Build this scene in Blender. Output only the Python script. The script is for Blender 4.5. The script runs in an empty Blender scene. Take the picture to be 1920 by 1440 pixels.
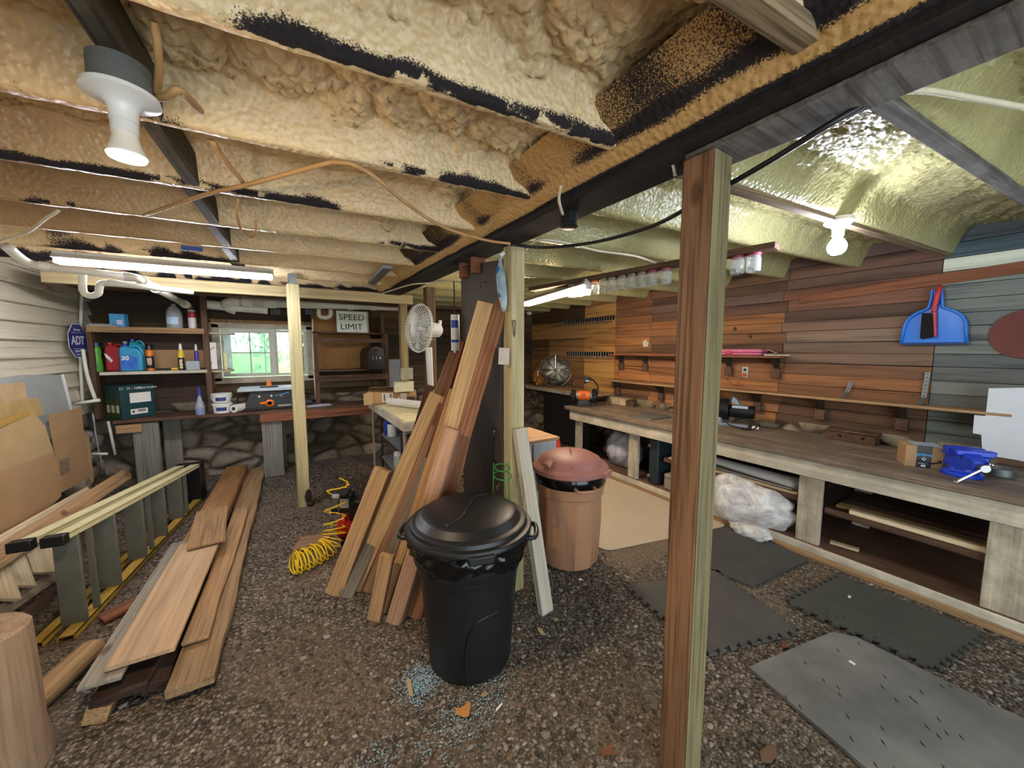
import bpy, bmesh, math, random
import numpy as np
from mathutils import Vector, Matrix, Euler
random.seed(7)
SC = bpy.context.scene
COL = SC.collection
PI = math.pi
# ------------------------------------------------------------------ camera
CAMH, FPX, PITCH, YAW = 1.5, 690.0, math.atan(64/690.0), math.radians(31.5)
cd = bpy.data.cameras.new('camera')
cam = bpy.data.objects.new('camera', cd)
COL.objects.link(cam)
cd.sensor_width = 36.0
cd.lens = 36.0*FPX/1920.0
cd.clip_start = 0.02
cam.location = (0, 0, CAMH)
cam.rotation_euler = (PI/2-PITCH, 0, -YAW)
SC.camera = cam
# ------------------------------------------------------------------ world, exposure
w = bpy.data.worlds.new('world'); SC.world = w
w.use_nodes = True
wn = w.node_tree.nodes
bg = wn['Background']
bg.inputs[0].default_value = (0.80, 0.93, 1.0, 1)
bg.inputs[1].default_value = 3.2
SC.view_settings.view_transform = 'Standard'
SC.view_settings.look = 'None'
SC.view_settings.gamma = 1.0
SC.view_settings.use_curve_mapping = False
SC.view_settings.exposure = 0.82
SC.cycles.max_bounces = 8
SC.cycles.diffuse_bounces = 4
SC.cycles.use_adaptive_sampling = True
SC.cycles.adaptive_threshold = 0.06
SC.cycles.adaptive_min_samples = 16
SC.cycles.transparent_max_bounces = 12
SC.cycles.sample_clamp_indirect = 4.0
SC.cycles.use_denoising = True
# sky fill through an opening added behind the photographer; daylight at the window
for nm, loc, sx, sy, rot in (('added_opening_fill', (0.8, -1.95, 1.15), 3.4, 2.0, (PI/2, 0, 0)), ('window_daylight', (-0.22, 5.95, 1.46), 1.05, 0.72, (-PI/2, 0, 0))):
    ld = bpy.data.lights.new(nm, 'AREA'); ld.shape = 'RECTANGLE'; ld.size = sx; ld.size_y = sy
    ld.cycles.is_portal = True                       # only guides the sampling of the sky seen through the opening
    lo = bpy.data.objects.new(nm, ld); COL.objects.link(lo); lo.location = loc; lo.rotation_euler = rot
# the sun outside the back window
sd = bpy.data.lights.new('sun', 'SUN'); sd.energy = 5.0; sd.angle = 0.05
so = bpy.data.objects.new('sun', sd); COL.objects.link(so); so.rotation_euler = (math.radians(50), 0, math.radians(25))

# ------------------------------------------------------------------ measuring: pixel of the 1920x1440 frame -> point on a plane
_cy, _sy = math.cos(YAW), math.sin(YAW)
FWD = Vector((_sy*math.cos(PITCH), _cy*math.cos(PITCH), -math.sin(PITCH)))
RGT = Vector((_cy, -_sy, 0)); UPV = RGT.cross(FWD)
def at(px, py, axis, v):
    d = FWD*FPX + RGT*(px-960) - UPV*(py-720)
    o = Vector((0, 0, CAMH)); i = 'xyz'.index(axis)
    return o + d*((v-o[i])/d[i])
# ------------------------------------------------------------------ object helpers
WM = {}
def link(name, me, parent=None, M=None):
    o = bpy.data.objects.new(name, me); COL.objects.link(o)
    if parent is not None: o.parent = parent
    if M is not None: o.matrix_basis = M
    return o
def tag(o, label=None, cat=None, group=None, kind=None):
    if label: o['label'] = label
    if cat: o['category'] = cat
    if group: o['group'] = group
    if kind: o['kind'] = kind
    return o
def TR(x=0, y=0, z=0, rx=0, ry=0, rz=0):
    return Matrix.Translation((x, y, z)) @ Euler((rx, ry, rz)).to_matrix().to_4x4()
def frame(o, x, z):
    """matrix with origin o, local X along x, local Z near z"""
    x = Vector(x).normalized(); z = Vector(z); z = (z - x*z.dot(x)).normalized(); y = z.cross(x)
    m = Matrix((x, y, z)).transposed().to_4x4(); m.translation = Vector(o)
    return m
def thing(name, label, cat, loc=(0, 0, 0), rz=0, group=None, M=None):
    o = bpy.data.objects.new(name, None); COL.objects.link(o)
    o.empty_display_size = 0.05
    o.matrix_basis = M if M is not None else TR(*loc, rz=rz)
    return tag(o, label, cat, group)
class G:
    """collects shapes in one bmesh"""
    def __init__(s): s.bm = bmesh.new()
    def _x(s, vs, M):
        if M is not None: bmesh.ops.transform(s.bm, matrix=M, verts=vs)
    def box(s, x0, x1, y0, y1, z0, z1, M=None):
        v = [s.bm.verts.new((x, y, z)) for x in (x0, x1) for y in (y0, y1) for z in (z0, z1)]
        for f in ((0, 1, 3, 2), (4, 6, 7, 5), (0, 4, 5, 1), (2, 3, 7, 6), (0, 2, 6, 4), (1, 5, 7, 3)):
            s.bm.faces.new([v[i] for i in f])
        s._x(v, M); return s
    def cbox(s, cx, cy, cz, sx, sy, sz, M=None):
        return s.box(cx-sx/2, cx+sx/2, cy-sy/2, cy+sy/2, cz-sz/2, cz+sz/2, M)
    def hexa(s, pts):
        """8 points: bottom loop of 4, top loop of 4"""
        v = [s.bm.verts.new(p) for p in pts]
        for f in ((3, 2, 1, 0), (4, 5, 6, 7), (0, 1, 5, 4), (1, 2, 6, 5), (2, 3, 7, 6), (3, 0, 4, 7)):
            s.bm.faces.new([v[i] for i in f])
        return s
    def prism(s, poly, z0, z1, M=None):
        a = [s.bm.verts.new((x, y, z0)) for x, y in poly]; b = [s.bm.verts.new((x, y, z1)) for x, y in poly]
        n = len(poly)
        s.bm.faces.new(a[::-1]); s.bm.faces.new(b)
        for i in range(n): s.bm.faces.new((a[i], a[(i+1) % n], b[(i+1) % n], b[i]))
        s._x(a+b, M); return s
    def lathe(s, prof, seg=24, M=None, sx=1, sy=1, jit=0, cap=True):
        rings = []; allv = []
        for r, z in prof:
            ring = []
            for k in range(seg):
                a = 2*PI*k/seg; rr = r*(1+(random.uniform(-jit, jit) if jit else 0))
                ring.append(s.bm.verts.new((rr*math.cos(a)*sx, rr*math.sin(a)*sy, z)))
            rings.append(ring); allv += ring
        for A, B in zip(rings, rings[1:]):
            for k in range(seg): s.bm.faces.new((A[k], A[(k+1) % seg], B[(k+1) % seg], B[k]))
        if cap:
            if prof[0][0] > 1e-5: s.bm.faces.new(rings[0][::-1])
            if prof[-1][0] > 1e-5: s.bm.faces.new(rings[-1])
        s._x(allv, M); return s
    def cyl(s, p, q, r, r2=None, seg=16):
        p = Vector(p); q = Vector(q); d = q-p
        M = Matrix.Translation(p) @ d.to_track_quat('Z', 'Y').to_matrix().to_4x4()
        return s.lathe([(r, 0), (r if r2 is None else r2, d.length)], seg, M)
    def tube(s, pts, r, seg=8, closed=False, smooth=0):
        P = [Vector(p) for p in pts]
        if smooth:
            m0 = len(P); P = crom(P, smooth, closed)
            if isinstance(r, (list, tuple)): r = [float(q) for q in np.interp(np.linspace(0, m0-1, len(P)), range(m0), r)]
        n = len(P); rings = []; prev = None
        for i in range(n):
            t = (P[(i+1) % n]-P[i-1]) if closed else (P[min(i+1, n-1)]-P[max(i-1, 0)])
            t.normalize()
            if prev is None: a = t.orthogonal().normalized()
            else:
                a = prev - t*prev.dot(t)
                a = a.normalized() if a.length > 1e-6 else t.orthogonal().normalized()
            prev = a; b = t.cross(a)
            rr = r[i] if isinstance(r, (list, tuple)) else r
            rings.append([s.bm.verts.new(P[i]+(a*math.cos(2*PI*k/seg)+b*math.sin(2*PI*k/seg))*rr) for k in range(seg)])
        m = n if closed else n-1
        for i in range(m):
            A, B = rings[i], rings[(i+1) % n]
            for k in range(seg): s.bm.faces.new((A[k], A[(k+1) % seg], B[(k+1) % seg], B[k]))
        if not closed: s.bm.faces.new(rings[0][::-1]); s.bm.faces.new(rings[-1])
        return s
    def sheet(s, grid):
        V = [[s.bm.verts.new(p) for p in row] for row in grid]
        for i in range(len(V)-1):
            for j in range(len(V[0])-1): s.bm.faces.new((V[i][j], V[i+1][j], V[i+1][j+1], V[i][j+1]))
        return s
    def ball(s, c, r, sc=(1, 1, 1), sub=2, jit=0):
        d = bmesh.ops.create_icosphere(s.bm, subdivisions=sub, radius=r)
        for v in d['verts']:
            k = 1+random.uniform(-jit, jit)
            v.co = Vector((v.co.x*sc[0]*k+c[0], v.co.y*sc[1]*k+c[1], v.co.z*sc[2]*k+c[2]))
        return s
    def mk(s, name, mat, parent=None, M=None, bevel=0, smooth=False, solid=0, seg=2, sub=0):
        bmesh.ops.recalc_face_normals(s.bm, faces=s.bm.faces[:])
        me = bpy.data.meshes.new(name); s.bm.to_mesh(me); s.bm.free()
        me.materials.append(mat)
        if smooth: me.polygons.foreach_set('use_smooth', [True]*len(me.polygons))
        o = link(name, me, parent, M)
        if solid:
            m = o.modifiers.new('s', 'SOLIDIFY'); m.thickness = solid; m.offset = 0
        if bevel:
            m = o.modifiers.new('b', 'BEVEL'); m.width = bevel; m.segments = seg; m.limit_method = 'ANGLE'; m.angle_limit = 0.6
            me.polygons.foreach_set('use_smooth', [True]*len(me.polygons))
            m.harden_normals = False
        if smooth and smooth != 'all':
            try: me.set_sharp_from_angle(angle=0.7)
            except Exception: pass
        if bevel:
            try: me.set_sharp_from_angle(angle=0.6)
            except Exception: pass
        if sub:
            m = o.modifiers.new('u', 'SUBSURF'); m.levels = sub; m.render_levels = sub
        return o
def crom(P, k, closed=False):
    out = []; n = len(P)
    for i in range(n if closed else n-1):
        if closed: a, b, c, d = P[i-1], P[i], P[(i+1) % n], P[(i+2) % n]
        else: a, b, c, d = P[max(i-1, 0)], P[i], P[i+1], P[min(i+2, n-1)]
        for j in range(k):
            t = j/k
            out.append(0.5*((2*b)+(c-a)*t+(2*a-5*b+4*c-d)*t*t+(3*b-a-3*c+d)*t**3))
    if not closed: out.append(P[-1])
    return out
def text(name, s, size, mat, parent, M, ext=0.0006, sx=1.0, align='CENTER', bold=0.0):
    c = bpy.data.curves.new(name, 'FONT'); c.body = s; c.size = size; c.extrude = ext; c.align_x = align; c.align_y = 'CENTER'; c.offset = bold
    t = bpy.data.objects.new('tmp', c); COL.objects.link(t)
    dg = bpy.context.evaluated_depsgraph_get(); dg.update()
    me = bpy.data.meshes.new_from_object(t.evaluated_get(dg)); bpy.data.objects.remove(t)
    me.materials.clear(); me.materials.append(mat)
    return link(name, me, parent, M @ Matrix.Diagonal((sx, 1, 1, 1)))
# ------------------------------------------------------------------ materials
def lin(c):
    if isinstance(c, str):
        c = tuple(int(c[i:i+2], 16)/255 for i in (0, 2, 4))
    return tuple((x/12.92 if x <= 0.04045 else ((x+0.055)/1.055)**2.4) for x in c)+(1.0,)
MATS = {}
def base(name):
    m = bpy.data.materials.new(name); m.use_nodes = True
    nt = m.node_tree; b = nt.nodes['Principled BSDF']
    return m, nt, b
def ramp(nt, fac, stops):
    r = nt.nodes.new('ShaderNodeValToRGB'); e = r.color_ramp.elements
    while len(e) < len(stops): e.new(0.5)
    for i, (p, c) in enumerate(stops): e[i].position = p; e[i].color = c
    nt.links.new(fac, r.inputs[0]); return r.outputs[0]
def mix(nt, f, a, b, mode='MIX'):
    n = nt.nodes.new('ShaderNodeMix'); n.data_type = 'RGBA'; n.blend_type = mode
    for s, v in ((0, f), (6, a), (7, b)):
        if hasattr(v, 'links'): nt.links.new(v, n.inputs[s])
        else: n.inputs[s].default_value = v
    return n.outputs[2]
def coords(nt, scale=(1, 1, 1), rnd=True, rot=(0, 0, 0)):
    tc = nt.nodes.new('ShaderNodeTexCoord'); mp = nt.nodes.new('ShaderNodeMapping')
    mp.inputs['Scale'].default_value = scale; mp.inputs['Rotation'].default_value = rot
    nt.links.new(tc.outputs['Object'], mp.inputs[0])
    if rnd:
        oi = nt.nodes.new('ShaderNodeObjectInfo'); mu = nt.nodes.new('ShaderNodeMath'); mu.operation = 'MULTIPLY'; mu.inputs[1].default_value = 37.0
        nt.links.new(oi.outputs['Random'], mu.inputs[0]); nt.links.new(mu.outputs[0], mp.inputs['Location'])
    return mp.outputs[0]
def noise(nt, v, scale, detail=4, rough=0.55, dist=0):
    n = nt.nodes.new('ShaderNodeTexNoise'); n.inputs['Scale'].default_value = scale; n.inputs['Detail'].default_value = detail
    n.inputs['Roughness'].default_value = rough; n.inputs['Distortion'].default_value = dist
    nt.links.new(v, n.inputs['Vector']); return n.outputs['Fac']
def bump(nt, b, h, strength=0.3, dist=0.01):
    n = nt.nodes.new('ShaderNodeBump'); n.inputs['Strength'].default_value = strength; n.inputs['Distance'].default_value = dist
    nt.links.new(h, n.inputs['Height']); nt.links.new(n.outputs[0], b.inputs['Normal'])
def sc_(c, k): return tuple(min(1, x*k) for x in c[:3])+(1,)
def plain(name, c, rough=0.5, metal=0.0, var=0.12, bmp=0.0, scale=14, spec=0.5, trans=0, alpha=1, emit=0, ior=1.45):
    if name in MATS: return MATS[name]
    m, nt, b = base(name); c = lin(c)
    v = coords(nt); f = noise(nt, v, scale, 5)
    col = ramp(nt, f, [(0.3, sc_(c, 1-var)), (0.7, sc_(c, 1+var))])
    nt.links.new(col, b.inputs['Base Color'])
    b.inputs['Roughness'].default_value = rough; b.inputs['Metallic'].default_value = metal
    b.inputs['Specular IOR Level'].default_value = spec; b.inputs['IOR'].default_value = ior
    if trans: b.inputs['Transmission Weight'].default_value = trans
    if alpha < 1: b.inputs['Alpha'].default_value = alpha
    if emit:
        b.inputs['Emission Color'].default_value = c; b.inputs['Emission Strength'].default_value = emit
    if bmp: bump(nt, b, f, bmp, 0.004)
    MATS[name] = m; return m
def wood(name, c, dark=0.55, grain=1.0, rough=0.75, var=0.18, axis=0, scale=1.0, knots=True, dirt=0.0, spec=0.3):
    """sawn timber: streaks run along a local axis"""
    if name in MATS: return MATS[name]
    m, nt, b = base(name); c = lin(c)
    s = [9.0, 9.0, 9.0]; s[axis] = 0.45
    v = coords(nt, tuple(k*scale for k in s))
    f1 = noise(nt, v, 2.2, 6, 0.6, 0.6)
    s2 = [60.0, 60.0, 60.0]; s2[axis] = 1.6
    v2 = coords(nt, tuple(k*scale for k in s2)); f2 = noise(nt, v2, 1.3, 4, 0.65)
    gy = sum(c[:3])/3; c = tuple(x*.8+gy*.2 for x in c[:3])+(1,)
    col = ramp(nt, f1, [(0.3, sc_(c, dark)), (0.46, sc_(c, 0.9)), (0.7, sc_(c, 1.14))])
    g = ramp(nt, f2, [(0.36, (1-0.62*grain, 1-.66*grain, 1-.7*grain, 1)), (0.54, (1, 1, 1, 1))])
    col = mix(nt, 1.0, col, g, 'MULTIPLY')
    oi = nt.nodes.new('ShaderNodeObjectInfo')
    rr = ramp(nt, oi.outputs['Random'], [(0, (1-var, 1-var*1.15, 1-var*1.3, 1)), (1, (1+var*.6, 1+var*.5, 1+var*.35, 1))])
    col = mix(nt, 1.0, col, rr, 'MULTIPLY')
    if knots:
        s3 = [3.2, 3.2, 3.2]; s3[axis] = 1.5
        v3 = coords(nt, tuple(k*scale for k in s3)); vo = nt.nodes.new('ShaderNodeTexVoronoi'); vo.inputs['Scale'].default_value = 1.3
        nt.links.new(v3, vo.inputs['Vector'])
        k = ramp(nt, vo.outputs['Distance'], [(0.05, (0.32, 0.25, 0.2, 1)), (0.1, (1, 1, 1, 1))])
        col = mix(nt, 0.85, col, k, 'MULTIPLY')
    if dirt:
        v4 = coords(nt); f4 = noise(nt, v4, 5, 6, 0.7)
        d = ramp(nt, f4, [(0.42, (0.25, 0.2, 0.17, 1)), (0.62, (1, 1, 1, 1))])
        col = mix(nt, dirt, col, d, 'MULTIPLY')
    nt.links.new(col, b.inputs['Base Color']); b.inputs['Roughness'].default_value = rough
    b.inputs['Specular IOR Level'].default_value = spec
    bump(nt, b, f2, 0.35, 0.002)
    MATS[name] = m; return m
def attrmat(name, scale=(8, 8, 8), rough=0.8, grain=0.5, bmp=0.4, spec=0.3, bscale=1.5, knots=False):
    """colour of each plank, stone or stain from the mesh's own colour attribute"""
    if name in MATS: return MATS[name]
    m, nt, b = base(name)
    a = nt.nodes.new('ShaderNodeAttribute'); a.attribute_name = 'Col'
    v = coords(nt, scale, rnd=False); f = noise(nt, v, bscale, 6, 0.62, 0.4)
    g = ramp(nt, f, [(0.3, (1-grain,)*3+(1,)), (0.5, (0.95, 0.95, 0.95, 1)), (0.75, (1.12, 1.12, 1.12, 1))])
    col = mix(nt, 1.0, a.outputs['Color'], g, 'MULTIPLY')
    if knots:
        v3 = coords(nt, (1, 1, 1), rnd=False); vo = nt.nodes.new('ShaderNodeTexVoronoi'); vo.inputs['Scale'].default_value = 2.6
        nt.links.new(v3, vo.inputs['Vector'])
        k = ramp(nt, vo.outputs['Distance'], [(0.035, (0.12, 0.08, 0.07, 1)), (0.06, (1, 1, 1, 1))])
        col = mix(nt, 0.9, col, k, 'MULTIPLY')
    nt.links.new(col, b.inputs['Base Color']); b.inputs['Roughness'].default_value = rough
    b.inputs['Specular IOR Level'].default_value = spec
    bump(nt, b, f, bmp, 0.004)
    MATS[name] = m; return m
def board(name, a, b, w, t, nrm, mat, parent=None, Mw=None, bevel=0.003, jit=0.0, seg=1, live=0.0, sh=0.5, cut=0.0):
    """a plank from a to b; local X runs along it, its thickness along nrm. Returns the object"""
    a = Vector(a); b = Vector(b); L = (b-a).length
    M = frame(a, b-a, nrm)
    g = G(); n = max(seg, 1); rows = []
    ph = random.uniform(0, 9); ph2 = random.uniform(0, 9)
    for i in range(n+1):
        x = L*i/n
        e0 = live*(math.sin(x*4.1+ph)+0.6*math.sin(x*9.7+ph2)+0.3*math.sin(x*23+ph)); e1 = live*(math.sin(x*3.3+ph2)+0.7*math.sin(x*8.1+ph))
        jz = random.uniform(-jit, jit)
        xc0 = x+(cut if i == n else 0); xc1 = x-(cut if i == n else 0)
        rows.append([(xc0, -w/2+e0, -t*(1-sh)+jz), (xc0, -w/2+e0*0.8, t*sh+jz), (xc1, w/2+e1*0.8, t*sh+jz), (xc1, w/2+e1, -t*(1-sh)+jz)])
    V = [[g.bm.verts.new(p) for p in r] for r in rows]
    for i in range(n):
        for k in range(4): g.bm.faces.new((V[i][k], V[i][(k+1) % 4], V[i+1][(k+1) % 4], V[i+1][k]))
    g.bm.faces.new(V[0][::-1]); g.bm.faces.new(V[-1])
    if parent is not None:
        return g.mk(name, mat, parent, parent.matrix_basis.inverted() @ M, bevel=bevel)
    return g.mk(name, mat, None, M, bevel=bevel)
# ================================================================== SETTING
def struct(o, label=None): return tag(o, label, kind='structure')
XL, XR, YB, YF = -1.8, 4.0, 5.8, -1.9
def npmesh(name, P, F, mat, col=None, smooth=True, parent=None):
    """mesh from numpy arrays: P (n,3), F (m,k)"""
    k = F.shape[1]; me = bpy.data.meshes.new(name)
    me.vertices.add(len(P)); me.vertices.foreach_set('co', np.ascontiguousarray(P, np.float32).ravel())
    me.loops.add(F.size); me.loops.foreach_set('vertex_index', np.ascontiguousarray(F, np.int32).ravel())
    me.polygons.add(len(F)); me.polygons.foreach_set('loop_start', np.arange(0, F.size, k, dtype=np.int32))
    me.polygons.foreach_set('loop_total', np.full(len(F), k, np.int32))
    me.polygons.foreach_set('use_smooth', np.full(len(F), bool(smooth)))
    me.update(calc_edges=True)
    if col is not None:
        at_ = me.color_attributes.new('Col', 'FLOAT_COLOR', 'POINT')
        c = np.ones((len(P), 4), np.float32); c[:, :3] = col; at_.data.foreach_set('color', c.ravel())
    me.materials.append(mat); me.validate()
    return link(name, me, parent)
def gridfaces(nu, nv):
    i, j = np.meshgrid(np.arange(nu-1), np.arange(nv-1), indexing='ij'); a = (i*nv+j).ravel()
    return np.stack([a, a+nv, a+nv+1, a+1], 1)
def hsh(ix, iy, s):
    v = np.sin(ix*127.1+iy*311.7+s*74.7)*43758.5453
    return v-np.floor(v)
def worley(x, y, seed=0):
    ix, iy = np.floor(x), np.floor(y); f1 = np.full(x.shape, 9.0); f2 = np.full(x.shape, 9.0); cid = np.zeros(x.shape)
    for dx in (-1, 0, 1):
        for dy in (-1, 0, 1):
            cx, cy = ix+dx, iy+dy
            d = np.hypot(cx+hsh(cx, cy, seed+1)-x, cy+hsh(cx, cy, seed+2)-y)
            nearer = d < f1
            f2 = np.where(nearer, f1, np.minimum(f2, d)); cid = np.where(nearer, hsh(cx, cy, seed+3), cid); f1 = np.where(nearer, d, f1)
    return f1, f2, cid
def vnoise(x, y, seed=0):
    ix, iy = np.floor(x), np.floor(y); fx, fy = x-ix, y-iy; fx = fx*fx*(3-2*fx); fy = fy*fy*(3-2*fy)
    h = lambda a, b: hsh(a, b, seed)
    return (h(ix, iy)*(1-fx)+h(ix+1, iy)*fx)*(1-fy)+(h(ix, iy+1)*(1-fx)+h(ix+1, iy+1)*fx)*fy
def fbm(x, y, seed=0, o=4):
    t = 0; a = 0.5
    for k in range(o): t = t+a*vnoise(x, y, seed+k*7); x = x*2.03+1.7; y = y*2.01+3.1; a *= 0.5
    return t
def L3(h): return np.array(lin(h)[:3])
def sstep(a, b, x):
    t = np.clip((x-a)/(b-a), 0, 1); return t*t*(3-2*t)

# ------------------------------------------------------------------ floor: gravel with trodden dirt
def floor_z(x, y): return 0.010*(fbm(x*1.6, y*1.6, 3)-0.5)
xs = np.arange(-2.3, 4.41, 0.03); ys = np.arange(-2.4, 6.2, 0.03)
Xg, Yg = np.meshgrid(xs, ys, indexing='ij')
m, nt, b = base('gravel')
v = coords(nt, rnd=False)
vo = nt.nodes.new('ShaderNodeTexVoronoi'); vo.inputs['Scale'].default_value = 75; nt.links.new(v, vo.inputs['Vector'])
sep = nt.nodes.new('ShaderNodeSeparateColor'); nt.links.new(vo.outputs['Color'], sep.inputs[0])
stone = ramp(nt, sep.outputs[0], [(0.0, lin('40382f')), (0.4, lin('6a5f52')), (0.75, lin('887c6f')), (1.0, lin('a49a8d'))])
edge = ramp(nt, vo.outputs['Distance'], [(0.3, (1, 1, 1, 1)), (0.65, (0.4, 0.36, 0.33, 1))])
stone = mix(nt, 1.0, stone, edge, 'MULTIPLY')
f1 = noise(nt, v, 0.9, 5, 0.6); f2 = noise(nt, v, 40, 4, 0.7)
dirt = ramp(nt, f2, [(0.3, lin('5e4f40')), (0.7, lin('85725c'))])
msk = ramp(nt, f1, [(0.46, (0, 0, 0, 1)), (0.62, (0.8, 0.8, 0.8, 1))])
nt.links.new(mix(nt, msk, stone, dirt), b.inputs['Base Color']); b.inputs['Roughness'].default_value = 0.85
bump(nt, b, vo.outputs['Distance'], 0.9, -0.012)
struct(npmesh('floor', np.stack([Xg, Yg, floor_z(Xg, Yg)], -1).reshape(-1, 3), gridfaces(*Xg.shape), m), 'gravel floor of the basement')
bmp_ = bmesh.new(); bmesh.ops.create_icosphere(bmp_, subdivisions=1, radius=1.0); bmp_.verts.ensure_lookup_table()
IV = np.array([v.co[:] for v in bmp_.verts]); IF = np.array([[v.index for v in f.verts] for f in bmp_.faces]); bmp_.free()
rng = np.random.default_rng(5)

# ------------------------------------------------------------------ ceiling: sprayed foam between the joists
JY0 = [-1.5, -0.99, -0.49, 0.01, 0.52, 1.03, 1.52, 2.04, 2.57, 3.08, 3.59, 4.1, 4.6, 5.1, 5.6]
SKEW = -0.085
def jy(i, x): return JY0[i]+SKEW*(x+0.3)
JZ = 2.165
xs = np.concatenate([np.arange(-2.0, -1.0, 0.02), np.arange(-1.0, 4.15, 0.011)])
ys = np.concatenate([np.arange(-2.0, 0.1, 0.03), np.arange(0.1, 2.6, 0.009), np.arange(2.6, 6.05, 0.018)])
Xg, Yg = np.meshgrid(xs, ys, indexing='ij')
yy = Yg-SKEW*(Xg+0.3)
Jt = np.array(JY0); k = np.clip(np.searchsorted(Jt, yy), 1, len(Jt)-1)
lo_, hi_ = Jt[k-1], Jt[k]
t0 = yy-lo_; t1 = hi_-yy                      # distance behind the near joist, before the far joist
wob = fbm(Xg*3, Yg*3, 21)-0.47
left = 1-sstep(0.98, 1.02, Xg)
near_w = 0.045+0.05*wob
far_w = (0.045+0.10*np.clip(wob+.05, -.2, 1))*left+(0.10+0.14*wob)*(1-left)
up_ = sstep(0.016, 0.018+near_w, t0)*sstep(0.014, 0.02+np.clip(far_w, .02, 1), t1)
bay = 0.175+0.04*(fbm(Xg*1.2, Yg*1.2, 5)-0.5)
wx, wy = Xg+.03*(vnoise(Xg*9, Yg*9, 3)-.5), Yg+.03*(vnoise(Xg*9+5, Yg*9, 3)-.5)
lum1, lum2, lid = worley(wx*25, wy*25, 2); lump = np.clip((lum2-lum1)*1.9, 0, 1)**.55*(.6+.7*lid)
sm1, sm2, _ = worley(wx*50, wy*50, 6); lump2 = np.clip((sm2-sm1)*1.9, 0, 1)**.6
lb1, lb2, bid = worley(Xg*4.6+Yg*1.6+.5*vnoise(Xg*4, Yg*4, 12), Yg*4.2-Xg*1.0, 8); big = np.clip((lb2-lb1)*1.5, 0, 1)**.5*(.5+.8*bid)
rg = 0.5-np.abs(vnoise((Xg+Yg*0.6)*3.2, (Yg-Xg*0.6)*7, 4)-0.5)
popc = sstep(0.40, 0.50, fbm(Xg*1.5+4, Yg*1.5, 9)+0.16*(Yg < 1.0)-.06*(Yg > 1.6))
fin = fbm(Xg*60, Yg*60, 31, 2)-0.5
lay = sstep(0.55, 0.9, up_)                     # the thick foam keeps off the lower half of the joist sides
h = bay*up_
h -= lay*left*((0.055*big+0.024*lump+.006*lump2)*popc+(0.007*lump2+.010*lump)*(1-popc)+0.045*(rg-0.3))
h -= lay*(1-left)*(0.012*lump*(0.3+0.7*popc)+0.009*lump2+0.05*(rg-0.3))
h += 0.004*fin*(0.25+up_)
Zg = JZ+h
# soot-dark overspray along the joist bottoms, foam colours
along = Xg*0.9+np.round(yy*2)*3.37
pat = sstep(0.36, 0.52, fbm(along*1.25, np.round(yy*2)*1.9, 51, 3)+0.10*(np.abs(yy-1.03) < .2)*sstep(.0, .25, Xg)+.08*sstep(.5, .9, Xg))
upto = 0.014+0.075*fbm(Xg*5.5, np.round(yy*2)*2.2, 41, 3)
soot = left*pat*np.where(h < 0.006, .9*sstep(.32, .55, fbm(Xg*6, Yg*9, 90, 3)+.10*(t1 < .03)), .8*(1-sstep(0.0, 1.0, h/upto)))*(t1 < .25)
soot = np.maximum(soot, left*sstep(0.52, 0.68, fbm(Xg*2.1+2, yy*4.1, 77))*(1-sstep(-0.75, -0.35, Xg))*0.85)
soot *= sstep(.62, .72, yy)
tanc = L3('dfc497')[None, None]*(0.86+0.22*fbm(Xg*3, Yg*3, 61)[..., None])
deep = L3('bd9d6c')[None, None]
kk = (up_*(1-popc)*.4)[..., None]
foam = tanc*(1-kk)+deep*kk
brown = L3('8f6030')[None, None]
bl = (left*(1-sstep(-0.9, -.1, Xg))*(Yg < 3.4))[..., None]*0.7
foam = foam*(1-bl)+brown*bl
rt = L3('b3ab78')[None, None]*(0.78+0.34*fbm(Xg*4, Yg*4, 71)[..., None])
wgt = left[..., None]
colr = foam*wgt+rt*(1-wgt)
foam_m = attrmat('spray_foam', (10, 10, 10), 0.36, 0.12, 0.5, 0.5, 4.0)
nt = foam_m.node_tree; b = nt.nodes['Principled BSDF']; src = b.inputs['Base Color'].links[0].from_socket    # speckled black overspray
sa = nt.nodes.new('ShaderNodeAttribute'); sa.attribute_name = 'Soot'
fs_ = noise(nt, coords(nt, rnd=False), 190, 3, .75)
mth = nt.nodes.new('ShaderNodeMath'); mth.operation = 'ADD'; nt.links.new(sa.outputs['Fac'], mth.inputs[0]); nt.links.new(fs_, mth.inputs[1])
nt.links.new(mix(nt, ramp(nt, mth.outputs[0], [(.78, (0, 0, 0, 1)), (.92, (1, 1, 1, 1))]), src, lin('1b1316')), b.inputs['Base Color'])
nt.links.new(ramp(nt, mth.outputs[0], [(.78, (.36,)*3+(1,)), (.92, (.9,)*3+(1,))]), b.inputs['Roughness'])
vb = nt.nodes.new('ShaderNodeTexVoronoi'); vb.feature = 'SMOOTH_F1'; vb.inputs['Scale'].default_value = 62; nt.links.new(coords(nt, rnd=False), vb.inputs['Vector'])
nb = nt.nodes.new('ShaderNodeBump'); nb.inputs['Strength'].default_value = .55; nb.inputs['Distance'].default_value = -.012
nt.links.new(vb.outputs['Distance'], nb.inputs['Height']); nt.links.new(nb.outputs[0], [n for n in nt.nodes if n.type == 'BUMP' and n != nb][0].inputs['Normal'])
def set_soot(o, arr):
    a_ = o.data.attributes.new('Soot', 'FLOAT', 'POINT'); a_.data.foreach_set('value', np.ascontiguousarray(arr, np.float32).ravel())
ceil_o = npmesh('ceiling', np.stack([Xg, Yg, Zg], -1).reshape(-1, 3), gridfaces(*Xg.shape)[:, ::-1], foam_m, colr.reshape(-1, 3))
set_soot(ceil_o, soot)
struct(ceil_o, 'ceiling of tan sprayed foam between joists')
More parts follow.
